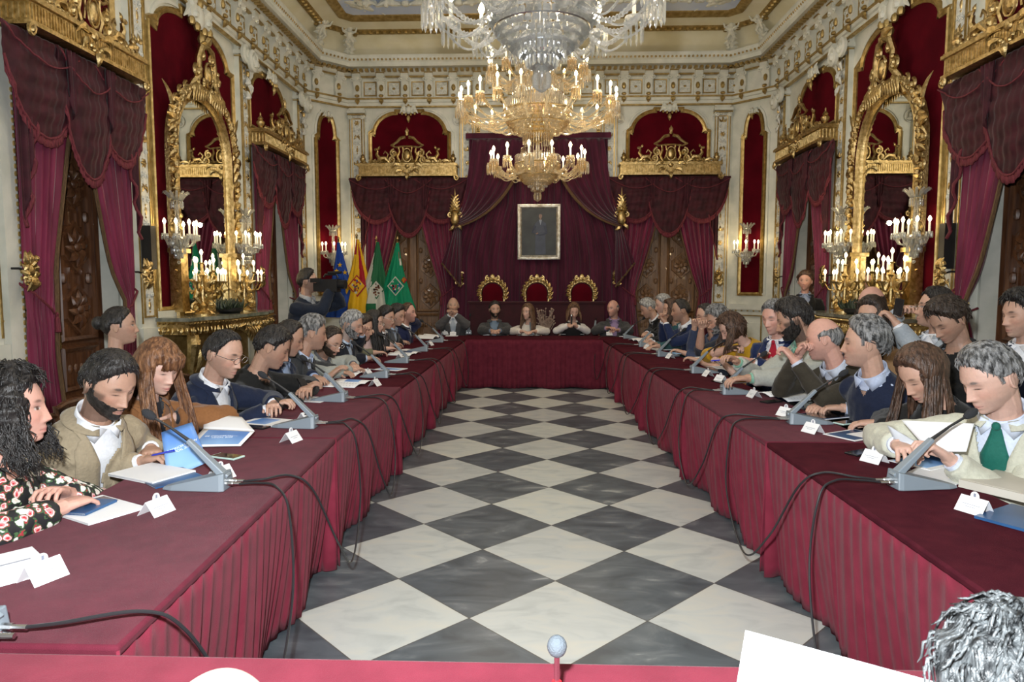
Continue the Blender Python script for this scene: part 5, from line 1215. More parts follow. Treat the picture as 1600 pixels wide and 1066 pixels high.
# ================================================================ TABLES
TZ = .75
LIN = [(1.50, -.975), (3.67, -1.095), (5.55, -1.105), (7.35, -1.09), (9.1, -1.08), (10.40, -1.06)]
RIN = [(1.50, 1.245), (3.66, 1.245), (5.50, 1.19), (7.35, 1.13), (9.1, 1.07), (10.40, 1.03)]
def inner_x(tab, y):
    for (a, xa), (b, xb) in zip(tab, tab[1:]):
        if y <= b: return xa+(xb-xa)*(y-a)/(b-a)
    return tab[-1][1]
def skirt(p0, p1, n, flare=.10, seed=0, z0=.012, z1=.738, pl=.075, amp=.017):
    # pleated skirt between two plan points; n = outward plan normal
    mb = MB(); p0, p1 = V3((*p0, 0)), V3((*p1, 0)); n = V3((*n, 0)); L = (p1-p0).length; N = max(8, int(L/pl)); K = N*8; rnd = random.Random(seed); ph = [rnd.uniform(-.35, .35) for _ in range(N+2)]; am = [rnd.uniform(.5, 1.25) for _ in range(N+2)]
    def f(u, v):
        q = u*N; i = int(q); fr = q-i; w = .5-.5*cos(2*pi*fr); w = w**.55; edge = min(1, min(u, 1-u)*L/.04)
        saw = (fr-.5)*.35; o = (amp*am[i]*(.35+.9*v)*(w+saw*.5)+flare*v**1.5*(.8+.3*sin(q*.7+seed)))+.004
        side = .010*v*sin(q*1.9+ph[i]*5)
        return p0+(p1-p0)*u+(p1-p0).normalized()*side*edge+n*o+V3((0, 0, z1+(z0-z1)*v+.010*v*sin(q*.8)))
    mb.grid(f, K+1, 12); return mb
def table(name, label, quad, skirts, group, cat='table', top=None, sk=None):
    # quad: plan corners counter-clockwise
    cx = sum(p[0] for p in quad)/4; cy = sum(p[1] for p in quad)/4
    t = thing(name, label, cat, (cx, cy, 0), 0, group); q = [(x-cx, y-cy) for x, y in quad]
    mb = MB(); mb.slab(q, TZ-.030, TZ); o = mb.build('tabletop_cloth', top or CLOTH, t, smooth=True); bv = o.modifiers.new('rounded', 'BEVEL'); bv.width = .010; bv.segments = 3
    for k, i in enumerate(skirts):
        a, b = q[i], q[(i+1) % 4]; d = V3((b[0]-a[0], b[1]-a[1], 0)).normalized(); s = skirt(a, b, (d.y, -d.x), seed=int(cy*10)+k, flare=.10 if k == 0 else .03)
        s.build('pleated_skirt', sk or SKIRT, t, ang=180, solid=.004)
    for a in q:
        mb = MB(); mb.box((a[0]*.55, a[1]*.80, (TZ-.03)/2), (.035, .035, TZ-.03)); mb.build('leg', BLACK, t)
TW_ = .80; sides = (('left', LIN, -1), ('right', RIN, 1))
ordn = ['nearest', 'second', 'third', 'fourth', 'fifth and farthest']
for nm, tab, sx in sides:
    TW_ = .74 if sx < 0 else .60
    for k in range(5):
        (y0, x0), (y1, x1) = tab[k], tab[k+1]; y0 += .004; y1 -= .004
        if sx < 0: quad = [(x0, y0), (x1, y1), (x1-TW_, y1), (x0-TW_, y0)]; 
        else: quad = [(x1, y1), (x0, y0), (x0+TW_, y0), (x1+TW_, y1)]
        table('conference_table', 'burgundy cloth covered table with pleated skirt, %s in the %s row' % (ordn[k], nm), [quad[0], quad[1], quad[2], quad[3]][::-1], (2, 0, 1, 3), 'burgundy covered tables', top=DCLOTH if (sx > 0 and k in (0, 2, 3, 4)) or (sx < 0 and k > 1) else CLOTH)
table('conference_table', 'burgundy covered head table in front of the five facing people', [(-1.95, 10.42), (2.0, 10.42), (2.0, 11.12), (-1.95, 11.12)], (0, 1, 3), 'burgundy covered tables', top=DCLOTH, sk=CLOTH)  # skirt in a darker cloth, flash falloff with distance put into its colour
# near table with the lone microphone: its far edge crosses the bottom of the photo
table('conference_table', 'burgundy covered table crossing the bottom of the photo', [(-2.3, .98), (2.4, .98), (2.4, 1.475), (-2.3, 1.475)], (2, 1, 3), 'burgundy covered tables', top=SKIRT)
# ================================================================ MICROPHONES
def microphone(label):
    # +X towards the aisle
    t = thing('desk_microphone', label, 'microphone', group='grey desk microphones')
    mb = MB(); o = [(-.165, -.018), (-.165, .018), (-.12, .036), (.085, .055), (.105, .05), (.105, -.05), (.085, -.055), (-.12, -.036)]
    o = o[::-1]; top = lambda x: .012+.062*max(0, min(1, (x+.165)/.27))**.9
    n = len(o); vs = [(x, y, 0) for x, y in o]+[(x*.97, y*.82, top(x)) for x, y in o]
    mb.add(vs, [tuple(range(n-1, -1, -1)), tuple(range(n, 2*n))]+[(i, (i+1) % n, (i+1) % n+n, i+n) for i in range(n)]); b = mb.build('base', GREY, t, smooth=False); bv = b.modifiers.new('b', 'BEVEL'); bv.width = .005; bv.segments = 2
    mb = MB(); mb.box((.05, 0, .078), (.03, .03, .004)); mb.build('button', BLACK, b)
    P0, P1 = V3((.10, 0, .045)), V3((-.055, 0, .205)); d = (P1-P0).normalized(); sd = V3((0, 1, 0)); up = d.cross(sd)
    mb = MB(); vs = []
    for q, (w, h) in ((0, (.020, .020)), (.12, (.022, .014)), (1, (.014, .009))):
        c = P0.lerp(P1, q)
        for a, b_ in ((-1, -1), (1, -1), (1, 1), (-1, 1)): vs.append(c+sd*a*w+up*b_*h)
    mb.add(vs, [(3, 2, 1, 0), (8, 9, 10, 11)]+[(i*4+k, i*4+(k+1) % 4, i*4+4+(k+1) % 4, i*4+4+k) for i in (0, 1) for k in range(4)]); a = mb.build('arm', GREY, t, smooth=False); bv = a.modifiers.new('b', 'BEVEL'); bv.width = .004; bv.segments = 2
    mb = MB(); P2 = V3((-.195, 0, .30)); mb.tube([P1-d*.01, P1, P1.lerp(P2, .5)+V3((0, 0, .004)), P2], [.010, .008, .0055, .0055], 8); st = mb.build('stem', BLACK, t)
    e = (P2-P1).normalized(); mb = MB(); mb.tube([P2-e*.01, P2+e*.004, P2+e*.022, P2+e*.04, P2+e*.052], [.009, .016, .019, .016, .006], 12); mb.build('foam_head', mat('foam', (.02, .021, .024), .95, bump=.5, bscale=300), t)
    for y in (-.02, .02):
        mb = MB(); mb.tube([(.10, y, .028), (.13, y, .027)], .010, 8); mb.tube([(.13, y, .027), (.165, y, .027)], .007, 8); mb.build('connector', STEEL, t)
    return t
MICL = [(318, 764, 2), (468, 668, 0), (520, 627, -4), (590, 590, 0), (624, 567, 0), (656, 549, 0), (682, 535, 0)]
MICR = [(1432, 762, 3), (1258, 662, -4), (1148, 616, 0), (1096, 583, 0), (1040, 557, 3), (1010, 542, 0), (984, 529, 0)]
OR = ['nearest', 'second', 'third', 'fourth', 'fifth', 'sixth', 'seventh and farthest']
M0 = None; MP = {'left': [], 'right': []}
for nm, L, a0, tab in (('left', MICL, 0, LIN), ('right', MICR, 180, RIN)):
    for k, (px, py, da) in enumerate(L):
        p = at_z(px, py, TZ); lb = 'grey gooseneck desk microphone, %s on the %s row of tables' % (OR[k], nm)
        if M0 is None: M0 = microphone(lb); o = M0
        else: o = dup(M0, label=lb)
        o.location = (p.x, p.y, TZ+.001); o.rotation_euler = (0, 0, R(a0+da)); MP[nm].append(p)
# one more at the left edge of the photo
p = at_z(-72, 1003, TZ); o = dup(M0, (p.x, p.y, TZ+.001), R(0), 'grey desk microphone cut off at the left bottom edge'); MP['left'].insert(0, p)
o.name = 'desk_microphone'
for k, (px, py) in enumerate(((733, 522), (829, 523), (930, 520))):
    p = at_z(px, py, TZ); dup(M0, (p.x, p.y, TZ+.001), R(-90+(0, 10, -10)[k]), 'grey desk microphone on the head table, %s of three' % ('leftmost', 'middle', 'rightmost')[k])
def cable(label, pts, r=.0048):
    mb = MB(); P = [V3(p) for p in pts]; out = []
    for i in range(len(P)-1):      # Catmull-Rom
        a = P[max(0, i-1)]; b = P[i]; c = P[i+1]; d = P[min(len(P)-1, i+2)]
        for q in range(10):
            t = q/10; out.append(.5*((2*b)+(c-a)*t+(2*a-5*b+4*c-d)*t*t+(3*b-a-3*c+d)*t**3))
    out.append(P[-1]); mb.tube(out, r, 7); o = mb.build('microphone_cable', CABLE); tag(o, label, 'cable', 'black microphone cables')
for nm, tab, s in (('left', LIN, 1), ('right', RIN, -1)):
    L = MP[nm]
    for k in range(len(L)-1):
        a, b = L[k], L[k+1]; xa, xb = inner_x(tab, a.y), inner_x(tab, b.y); gap = b.y-a.y; zl = max(.22, .74-gap*.62) if gap > .4 else .4
        fx = lambda x, o: x+s*o
        ym = (a.y+b.y)/2; xm = (xa+xb)/2
        pts = [(a.x+s*.16, a.y+.02, .778), (a.x+s*.24, a.y+.03, .785), (fx(xa, .0), a.y+.10, .782), (fx(xa, .075), a.y+.16*min(1, gap), .70), (fx(xa, .13), a.y+gap*.27, (.70+zl)/2-.06), (fx(xm, .16), ym-.04*gap, zl),
               (fx(xb, .13), b.y-gap*.22, (.70+zl)/2-.04), (fx(xb, .07), b.y-.12*min(1, gap), .70), (fx(xb, .0), b.y-.06, .78), (b.x+s*.24, b.y-.02, .783), (b.x+s*.16, b.y-.02, .778)]
        if nm == 'left': lb = 'black cable looping below the left tables, %s loop from the camera' % (['first', 'second', 'third', 'fourth', 'fifth', 'sixth', 'seventh'][k])
        else: lb = 'black cable looping below the right tables, %s loop from the camera' % (['first', 'second', 'third', 'fourth', 'fifth', 'sixth', 'seventh'][k])
        cable(lb, pts)
a = MP['right'][0]; xa = inner_x(RIN, a.y)
cable('black cable hanging straight down to the floor before the right tables', [(a.x-.16, a.y-.02, .778), (a.x-.24, a.y-.02, .785), (xa, a.y-.03, .785), (xa-.07, a.y-.05, .72), (xa-.115, a.y-.09, .45), (xa-.15, a.y-.28, .16), (xa-.15, a.y-.50, .01)])
a = MP['left'][1]; xa = inner_x(LIN, a.y)
# the lone microphone on the near table
t = thing('table_microphone', 'small grey microphone with red ring on the near table', 'microphone'); p = at_y(870, 1062, 1.30); t.location = (p.x, 1.30, TZ); k = 1.30/1.3
mb = MB(); mb.lathe([(.045, 0), (.045, .008), (.03, .014), (.012, .016)], 16); mb.build('base', BLACK, t)
mb = MB(); mb.tube([(0, 0, .012), (0, 0, .06)], [.011, .010], 10); mb.build('ring', mat('red_ring', (.6, .01, .02), .4, emit=.2), t)
mb = MB(); mb.tube([(0, 0, .02), (0, 0, .036)], .0125, 10); mb.build('grey_band', STEEL, t)
mb = MB(); mb.tube([(0, 0, .06), (0, 0, .115)], .0055, 8); mb.build('stem', STEEL, t)
mb = MB(); mb.ell((0, 0, .133), (.020, .020, .022), 14); mb.build('foam_head', mat('grey_foam', (.10, .12, .14), .9, bump=.5, bscale=300), t)
# ================================================================ THE CAST
def H(px, py, z=.79): return tuple(at_z(px, py, z))
def HY(px, py, y): return tuple(at_y(px, py, y))
FLOR = None
def floral():
    m = bpy.data.materials.new('floral_print'); m.use_nodes = True; t = m.node_tree; b = t.nodes['Principled BSDF']; tc = nd(t, 'ShaderNodeTexCoord')
    n0 = nd(t, 'ShaderNodeTexNoise'); n0.inputs['Scale'].default_value = 40; vm = nd(t, 'ShaderNodeVectorMath', operation='MULTIPLY_ADD'); vm.inputs[1].default_value = (.03, .03, .03)
    t.links.new(tc.outputs['Object'], n0.inputs[0]); t.links.new(n0.outputs['Color'], vm.inputs[0]); t.links.new(tc.outputs['Object'], vm.inputs[2])
    v = nd(t, 'ShaderNodeTexVoronoi'); v.inputs['Scale'].default_value = 38; t.links.new(vm.outputs[0], v.inputs['Vector'])
    r = nd(t, 'ShaderNodeValToRGB'); e = r.color_ramp.elements; r.color_ramp.interpolation = 'CONSTANT'
    for p, c in ((0, (.55, .02, .03)), (.20, (.75, .25, .26)), (.34, (.78, .70, .66)), (.46, (.35, .03, .04)), (.54, (.05, .10, .04)), (.63, (.012, .012, .014))):
        q = e[0] if p == 0 else (e[1] if p == .20 else e.new(p)); q.position = p; q.color = (*c, 1)
    t.links.new(v.outputs['Distance'], r.inputs[0])
    v2 = nd(t, 'ShaderNodeTexVoronoi'); v2.inputs['Scale'].default_value = 38; t.links.new(vm.outputs[0], v2.inputs['Vector']); sp = nd(t, 'ShaderNodeSeparateColor'); t.links.new(v2.outputs['Color'], sp.inputs[0])
    mx = nd(t, 'ShaderNodeMix', data_type='RGBA'); gt = nd(t, 'ShaderNodeMath', operation='GREATER_THAN'); gt.inputs[1].default_value = .5; t.links.new(sp.outputs[0], gt.inputs[0])
    r2 = nd(t, 'ShaderNodeValToRGB'); r2.color_ramp.interpolation = 'CONSTANT'; e = r2.color_ramp.elements
    for p, c in ((0, (.75, .66, .55)), (.18, (.78, .74, .70)), (.42, (.06, .13, .05)), (.52, (.012, .012, .014))):
        q = e[0] if p == 0 else (e[1] if p == .18 else e.new(p)); q.position = p; q.color = (*c, 1)
    t.links.new(v.outputs['Distance'], r2.inputs[0]); t.links.new(gt.outputs[0], mx.inputs[0]); t.links.new(r.outputs[0], mx.inputs[6]); t.links.new(r2.outputs[0], mx.inputs[7]); t.links.new(mx.outputs[2], b.inputs['Base Color'])
    b.inputs['Roughness'].default_value = .7; return m
FL_ = floral()
PALE = (.68, .43, .34); MID = (.60, .365, .27); TAN = (.50, .295, .21); ROSY = (.68, .38, .30)
navy = (.012, .018, .042); char = (.03, .031, .034); black = (.008, .008, .009); white = (.72, .74, .78)
P = person
# ---- left row, nearest first
P('woman in a floral blouse with curly dark hair at the left edge', None, 95, at=(17, 640, 2.48), lean=14, hy=18, hp=4, hands=[H(92, 795), H(104, 772)], skin=ROSY, hair='longcurly', hc='black', fem=1, outfit=dict(kind='blouse', mat=FL_, bulk=.008), near=3, eyes='open', curl=(50, 55), scale=1.02)
P('bearded man in a beige corduroy jacket writing in a booklet', None, 72, at=(170, 600, 3.02), lean=22, hy=-2, hp=30, hr=0, hands=[HY(222, 722, 3.12), HY(214, 690, 3.3)], skin=TAN, hair='short', hc='black', beard=.8, outfit=dict(col=(.30, .245, .165), shirt=white, bs=90), near=3, curl=(70, 40), scale=1.05)
P('woman with long auburn hair and a fringe in a brown jacket', None, 78, at=(245, 575, 3.54), lean=14, hy=-8, hp=22, hands=[H(243, 660, .82), H(268, 652, .86)], skin=PALE, hair='bangs', hc='red', fem=1, outfit=dict(col=(.22, .095, .035), shirt=(.02, .02, .025), round=1), near=3, curl=(15, 12), palm=(0, 30))
P('balding man in glasses and a navy suit with a white shirt', None, 80, at=(349, 553, 4.16), lean=20, hy=-2, hp=22, hands=[H(420, 640, .80), H(428, 632, .82)], skin=MID, hair='receding', hc='black', beard=.3, glasses=1, outfit=dict(col=navy, shirt=white), near=3, curl=(60, 60), scale=1.04, girth=1.1)
P('dark haired man in a black zipped jacket using his phone', None, 82, at=(425, 543, 4.82), lean=22, hy=28, hp=30, hands=[H(470, 617, .80), H(480, 606, .84)], skin=TAN, hair='short', hc='black', outfit=dict(kind='jacket', col=(.012, .012, .012), shirt=None, vlow=3.9, lapel=False), near=2, curl=(55, 60), scale=1.05, girth=1.15)
P('man in a navy jacket mostly hidden behind the man in the black jacket', None, 82, at=(450, 528, 5.29), hy=24, lean=18, hp=26, hands=[H(482, 596, .80), H(492, 590, .82)], skin=TAN, hair='receding', hc='black', outfit=dict(col=navy, shirt=(.3, .4, .6)), near=1)
P('grey haired man in a charcoal jacket leaning over the left table', None, 88, at=(487, 520, 5.72), lean=24, hy=30, hp=14, hands=[H(513, 590, .80), H(528, 580, .80)], skin=TAN, hair='short', hc='salt', outfit=dict(col=(.035, .037, .04), shirt=(.45, .55, .75)), near=2, scale=1.04)
P('bearded man with glasses in a light grey jacket reading', None, 80, at=(516, 533, 6.33), lean=26, hy=-10, hp=30, hands=[H(548, 578, .80), H(552, 570, .81)], skin=MID, hair='receding', hc='dark', beard=.8, glasses=1, outfit=dict(col=(.33, .35, .33), shirt=(.1, .1, .11)), near=2)
P('man with grey hair and beard in a dark navy jacket', None, 82, at=(549, 507, 6.95), lean=20, hy=4, hp=22, hands=[H(573, 560, .80), HY(565, 522, 7.35)], skin=MID, hair='short', hc='grey', beard=.8, outfit=dict(col=(.014, .016, .024), shirt=(.4, .5, .65)), near=2, curl=(45, 60))
P('person in an olive sweater resting chin on hand in the left row', None, 82, at=(566, 512, 7.56), lean=22, hy=0, hp=20, hands=[H(585, 551, .80), HY(572, 523, 7.95)], skin=MID, hair='short', hc='dark', outfit=dict(kind='sweater', col=(.16, .16, .10), shirt=None), near=1, curl=(45, 70))
P('dark haired woman with glasses in a pale pink blouse', None, 84, at=(583, 505, 7.99), lean=16, hy=10, hp=12, hands=[H(604, 545, .80), H(612, 540, .80)], skin=PALE, hair='long', hc='black', fem=1, glasses=1, outfit=dict(kind='blouse', col=(.55, .40, .38), bulk=.01), near=1)
P('man in glasses and a black suit with a dark tie, left row', None, 82, at=(602, 496, 8.50), lean=18, hy=-6, hp=18, hands=[H(618, 538, .80), H(628, 534, .80)], skin=MID, hair='short', hc='black', glasses=1, outfit=dict(col=black, shirt=white, tie=(.03, .03, .04)), near=1)
P('dark haired man in a grey jacket looking down, left row', None, 80, at=(619, 492, 8.98), lean=20, hy=-6, hp=22, hands=[H(632, 530, .80), H(640, 527, .80)], skin=MID, hair='short', hc='black', outfit=dict(col=(.07, .075, .085), shirt=(.35, .45, .6)), near=1)
P('bearded man in a navy suit holding his fist at his chin', None, 84, at=(637, 489, 9.65), lean=14, hy=-4, hp=4, hands=[H(650, 525, .80), HY(643, 500, 9.85)], skin=ROSY, hair='receding', hc='brown', beard=.5, outfit=dict(col=(.012, .018, .06), shirt=white), near=1, eyes='open', curl=(30, 95))
# ---- head table
P('bald man with clasped hands and a pale tie at the head table', None, 4, at=(708, 478, 11.45), scale=.98, lean=12, hp=2, hands=[HY(703, 492, 11.12), HY(711, 491, 11.12)], skin=MID, hair='horseshoe', hc='grey', outfit=dict(col=(.085, .083, .085), shirt=white, tie=(.42, .48, .55)), near=1, eyes='open', curl=(80, 80), elb=(.5, .5))
P('dark bearded man in a grey jacket and blue sweater', None, 0, at=(773, 484, 11.45), scale=.96, lean=8, hy=14, hp=4, hands=[HY(768, 517, 11.0), HY(780, 517, 11.0)], skin=MID, hair='short', hc='black', beard=.8, outfit=dict(col=(.055, .056, .058), shirt=(.16, .22, .30), round=1), near=1, eyes='open')
P('long haired woman in a white sweater at the head table', None, 0, at=(825, 488, 11.4), scale=.96, lean=12, hy=-34, hp=4, hands=[HY(815, 518, 11.0), HY(836, 518, 11.0)], skin=PALE, hair='long', hc='light', fem=1, outfit=dict(kind='sweater', col=(.66, .62, .56), shirt=None), near=1, eyes='open')
P('fair haired woman in a black vest over white sleeves holding a microphone', None, 0, at=(896, 486, 11.42), scale=.96, lean=10, hy=8, hp=24, hands=[HY(889, 508, 11.1), HY(900, 510, 11.05)], skin=PALE, hair='bob', hc='light', fem=1, outfit=dict(kind='blouse', col=(.70, .68, .66), vest=(.012, .012, .014)), near=1, curl=(70, 60))
P('bald bearded man in a charcoal jacket and lilac shirt', None, 0, at=(958, 482, 11.42), scale=.98, lean=10, hy=-42, hp=8, hands=[HY(948, 513, 11.0), HY(966, 516, 11.0)], skin=ROSY, hair='horseshoe', hc='salt', beard=.4, outfit=dict(col=(.055, .055, .06), shirt=(.28, .20, .34)), near=1, eyes='open', girth=1.15)
# ---- right row, farthest first
P('grey haired man in a black suit at the far end of the right row', None, -80, at=(1013, 482, 10.5), lean=26, hy=-14, hp=30, hands=[H(1000, 531, .80), H(1006, 533, .80)], skin=MID, hair='swept', hc='grey', outfit=dict(col=black, shirt=white), near=1)
P('silver haired man in black behind the woman in teal', None, -78, at=(1037, 476, 9.75), lean=20, hy=-14, hp=16, hands=[H(1016, 533, .80), H(1020, 536, .80)], skin=PALE, hair='short', hc='grey', outfit=dict(col=black, shirt=white), near=1)
P('dark haired woman in a teal top in the right row', None, -78, at=(1049, 484, 9.25), hy=-6, lean=18, hp=10, hands=[H(1024, 538, .80), H(1028, 541, .80)], skin=MID, hair='bob', hc='brown', fem=1, outfit=dict(kind='sweater', col=(.04, .11, .12), shirt=None), near=1)
P('man in a navy sweater with striped collar, hands raised at chin', None, -80, at=(1064, 485, 8.75), lean=18, hy=-14, hp=12, hands=[HY(1036, 501, 8.7), HY(1040, 505, 8.6)], skin=TAN, hair='receding', hc='black', outfit=dict(kind='sweater', col=(.014, .024, .07), shirt=white, collar=True), near=1, curl=(80, 80))
P('man with glasses in a slate blue shirt resting chin on hand', None, -78, at=(1104, 494, 7.85), lean=26, hy=-8, hp=14, hands=[HY(1085, 512, 7.8), H(1070, 552, .80)], skin=MID, hair='receding', hc='black', glasses=2, outfit=dict(kind='shirt', col=(.045, .06, .11), shirt=None), near=2, curl=(85, 40))
P('man with greying beard in a dark blue shirt, hand at his face', None, -76, at=(1122, 500, 7.2), lean=26, hy=-6, hp=24, hands=[HY(1096, 515, 7.15), H(1092, 564, .80)], skin=MID, hair='wavy', hc='salt', beard=.8, outfit=dict(kind='shirt', col=(.03, .035, .05), shirt=None, sleeve=.5), near=2, curl=(85, 40))
P('woman with short brown hair in a mustard yellow top', None, -74, at=(1144, 512, 6.5), lean=32, hy=-14, hp=38, hands=[HY(1141, 545, 6.5), H(1135, 572, .82)], skin=PALE, hair='bob', hc='brown', fem=1, outfit=dict(kind='blouse', col=(.46, .26, .015), bulk=.014, sleeve=.5), near=2, curl=(60, 60), scale=1.04)
P('man in a blue suit and red tie with greying hair', None, -50, at=(1211, 496, 5.8), lean=14, hy=-6, hp=18, hands=[HY(1188, 568, 5.85), HY(1176, 566, 5.5)], skin=ROSY, hair='short', hc='salt', outfit=dict(col=(.012, .022, .075), shirt=white, tie=(.35, .01, .03)), near=2, eyes='down')
P('dark bearded man in a pale grey jacket leaning forward over papers', None, -76, at=(1240, 500, 5.2), lean=24, hy=-32, hp=22, hands=[HY(1152, 566, 5.3), HY(1166, 592, 4.95)], skin=TAN, hair='wavy', hc='black', beard=1.0, outfit=dict(col=(.36, .37, .33), shirt=(.2, .4, .3)), near=3, curl=(50, 40), scale=1.04)
P('bald man in a brown sweater with hands clasped before his face', None, -70, at=(1288, 530, 4.72), lean=27, hy=-50, hp=16, hands=[HY(1246, 558, 4.75), HY(1243, 566, 4.6)], skin=ROSY, hair='horseshoe', hc='salt', outfit=dict(kind='sweater', col=(.04, .034, .024), shirt=(.5, .55, .65), collar=True), near=3, curl=(85, 85), scale=1.03, girth=1.12)
P('older man with wavy grey hair in a navy sweater', None, -68, at=(1352, 537, 4.2), lean=19, hy=-42, hp=6, hands=[H(1288, 632, .80), H(1320, 638, .80)], skin=MID, hair='swept', hc='salt', outfit=dict(kind='sweater', col=(.012, .020, .048), shirt=(.45, .52, .68), collar=True), near=3, curl=(65, 65), girth=1.15, scale=1.04, eyes='down')
P('woman with long dark brown hair in a black top looking down', None, -62, at=(1443, 583, 3.55), lean=22, hy=-16, hp=38, hands=[H(1388, 668, .80), H(1375, 662, .80)], skin=MID, hair='long', hc='brown', fem=1, outfit=dict(kind='blouse', col=(.012, .014, .015), bulk=.01), near=3, curl=(30, 35), scale=1.05)
P('man in a beige jacket and green tie reading a sheet of paper', None, -52, at=(1548, 590, 3.05), lean=17, hy=-32, hp=32, hands=[HY(1402, 696, 3.14), HY(1486, 720, 2.93)], skin=PALE, hair='short', hc='salt', outfit=dict(col=(.50, .50, .41), shirt=(.6, .66, .78), tie=(.01, .12, .09), bs=200), near=3, curl=(60, 75), scale=1.06)
# ---- people behind
P('camera operator in a navy jacket standing by the left wall', None, 75, at=(481, 440, 8.3), lean=4, hy=28, hp=-2, hands=[HY(517, 452, 8.2), HY(519, 449, 8.45)], skin=MID, hair='short', hc='black', beard=.5, glasses=2, outfit=dict(col=(.016, .022, .038), shirt=(.4, .42, .45), lapel=False), near=1, standing=True, eyes='open', curl=(75, 75), girth=1.15, scale=1.04)
P('woman in a patterned grey top seated behind the left row', None, 80, at=(186, 510, 4.9), lean=6, hy=36, hp=2, hands=None, skin=MID, hair='bun', hc='black', fem=1, outfit=dict(kind='blouse', col=(.25, .22, .20), bulk=.01), near=2, eyes='open')
P('woman in a dark jacket with a scarf standing by the right curtain', None, -20, at=(1258, 440, 9.95), lean=2, hy=-10, hp=2, hands=None, skin=ROSY, hair='curly', hc='brown', fem=1, outfit=dict(col=(.015, .016, .02), shirt=(.25, .3, .42)), near=1, standing=True, eyes='open', scale=.97)
P('bald man seated against the right wall behind the row', None, -80, at=(1362, 474, 5.8), lean=10, hy=10, hp=6, hands=None, skin=ROSY, hair='horseshoe', hc='dark', glasses=1, outfit=dict(col=(.03, .028, .03), shirt=None, vlow=3.9, lapel=False), near=1)
P('dark haired woman in a tan coat seated behind the right row', None, -70, at=(1362, 494, 5.2), lean=10, hy=20, hp=10, hands=None, skin=MID, hair='long', hc='dark', fem=1, outfit=dict(col=(.25, .15, .075), shirt=None, vlow=3.9, lapel=False), near=1)
P('man with glasses in a pale grey jacket photographing with a phone', None, -74, at=(1462, 482, 5.0), lean=4, hy=-34, hp=0, hands=[HY(1405, 490, 5.2), HY(1402, 508, 4.85)], skin=MID, hair='short', hc='black', beard=.3, glasses=1, outfit=dict(col=(.32, .36, .40), shirt=white), near=2, eyes='open', curl=(75, 80))
P('man in a black jacket with his head bowed behind the row', None, -66, at=(1482, 500, 4.55), lean=16, hy=-10, hp=40, hands=None, skin=TAN, hair='wavy', hc='dark', outfit=dict(col=(.013, .013, .015), shirt=None, vlow=3.9, lapel=False), near=2)
P('dark haired man at the right edge behind the beige jacket', None, -70, at=(1598, 492, 4.35), lean=8, hy=-16, hp=12, hands=None, skin=MID, hair='wavy', hc='black', outfit=dict(col=(.012, .02, .05), shirt=white), near=2)
P('grey curly haired person seen from behind in the bottom right corner', None, 182, at=(1600, 1142, .82), lean=8, hy=0, hp=12, hands=None, skin=(.4, .26, .2), hair='curly', hc='ash', outfit=dict(col=(.03, .03, .035), shirt=None, vlow=3.9, lapel=False), near=3, thick=.9)
P('bald person whose crown shows at the bottom left edge', None, 180, at=(332, 1216, .78), lean=8, hp=10, hands=None, skin=(.72, .56, .44), hair='bald', hc='grey', outfit=dict(col=(.1, .1, .12), shirt=white), near=2)
# ---- chairs
def chair(label):
    t = thing('wooden_chair', label, 'chair', group='dark wooden chairs'); LE = mat('dark_leather', (.03, .014, .010), .45, col2=(.06, .03, .02), bump=.2)
    mb = MB(); mb.box((0, 0, .435), (.46, .44, .05)); b = mb.build('seat', LE, t); v = b.modifiers.new('b', 'BEVEL'); v.width = .015; v.segments = 2
    for sx in (-1, 1):
        mb = MB(); mb.tube([(sx*.21, .21, 0), (sx*.215, .22, .42), (sx*.22, .25, .70), (sx*.21, .29, .90)], [.018, .022, .02, .016], 8); mb.build('leg', WOOD, t)
        mb = MB(); mb.tube([(sx*.20, -.20, 0), (sx*.21, -.20, .42)], [.015, .022], 8); mb.build('leg', WOOD, t)
    mb = MB(); mb.tube([(-.22, .275, .87), (-.12, .30, .90), (0, .305, .91), (.12, .30, .90), (.22, .275, .87)], [.02, .028, .03, .028, .02], 8); mb.box((0, .27, .62), (.40, .03, .04)); mb.build('top_rail', WOOD, t)
    mb = MB(); mb.box((0, .283, .755), (.38, .02, .22)); mb.build('back_pad', LE, t); return t
CH_ = None
for lb, x, y, z, rz in PLACED:
    b = INFO[lb]['body']
    if 'standing' in lb: continue
    if CH_ is None: CH_ = chair('dark wooden chair under the '+' '.join(lb.split()[:8])); o = CH_
    else: o = dup(CH_, label='dark wooden chair under the '+' '.join(lb.split()[:10]))
    zz = max(.30, z-.10)      # seat height that meets the sitter
    o.location = (x, y, 0); o.rotation_euler = (0, 0, rz); o.scale = (1, 1, min(1.25, max(.8, (zz-.095)/.46)))
for px, py, y, f, lb in ((40, 585, 3.5, 90, 'empty dark wooden chair behind the woman in the floral blouse'), (118, 580, 4.3, 95, 'empty dark wooden chair behind the beige jacket'), (320, 545, 6.3, 90, 'empty dark wooden chair before the left console'), (375, 530, 7.4, 90, 'empty dark wooden chair farther along the left console'),
                     (1186, 492, 9.4, -60, 'empty dark chair near the narrow velvet panel on the right'), (1165, 490, 9.9, -60, 'empty dark chair partly hidden beside the narrow velvet panel')):
    p = at_y(px, py, y); dup(CH_, (p.x, y, 0), R(f), lb)
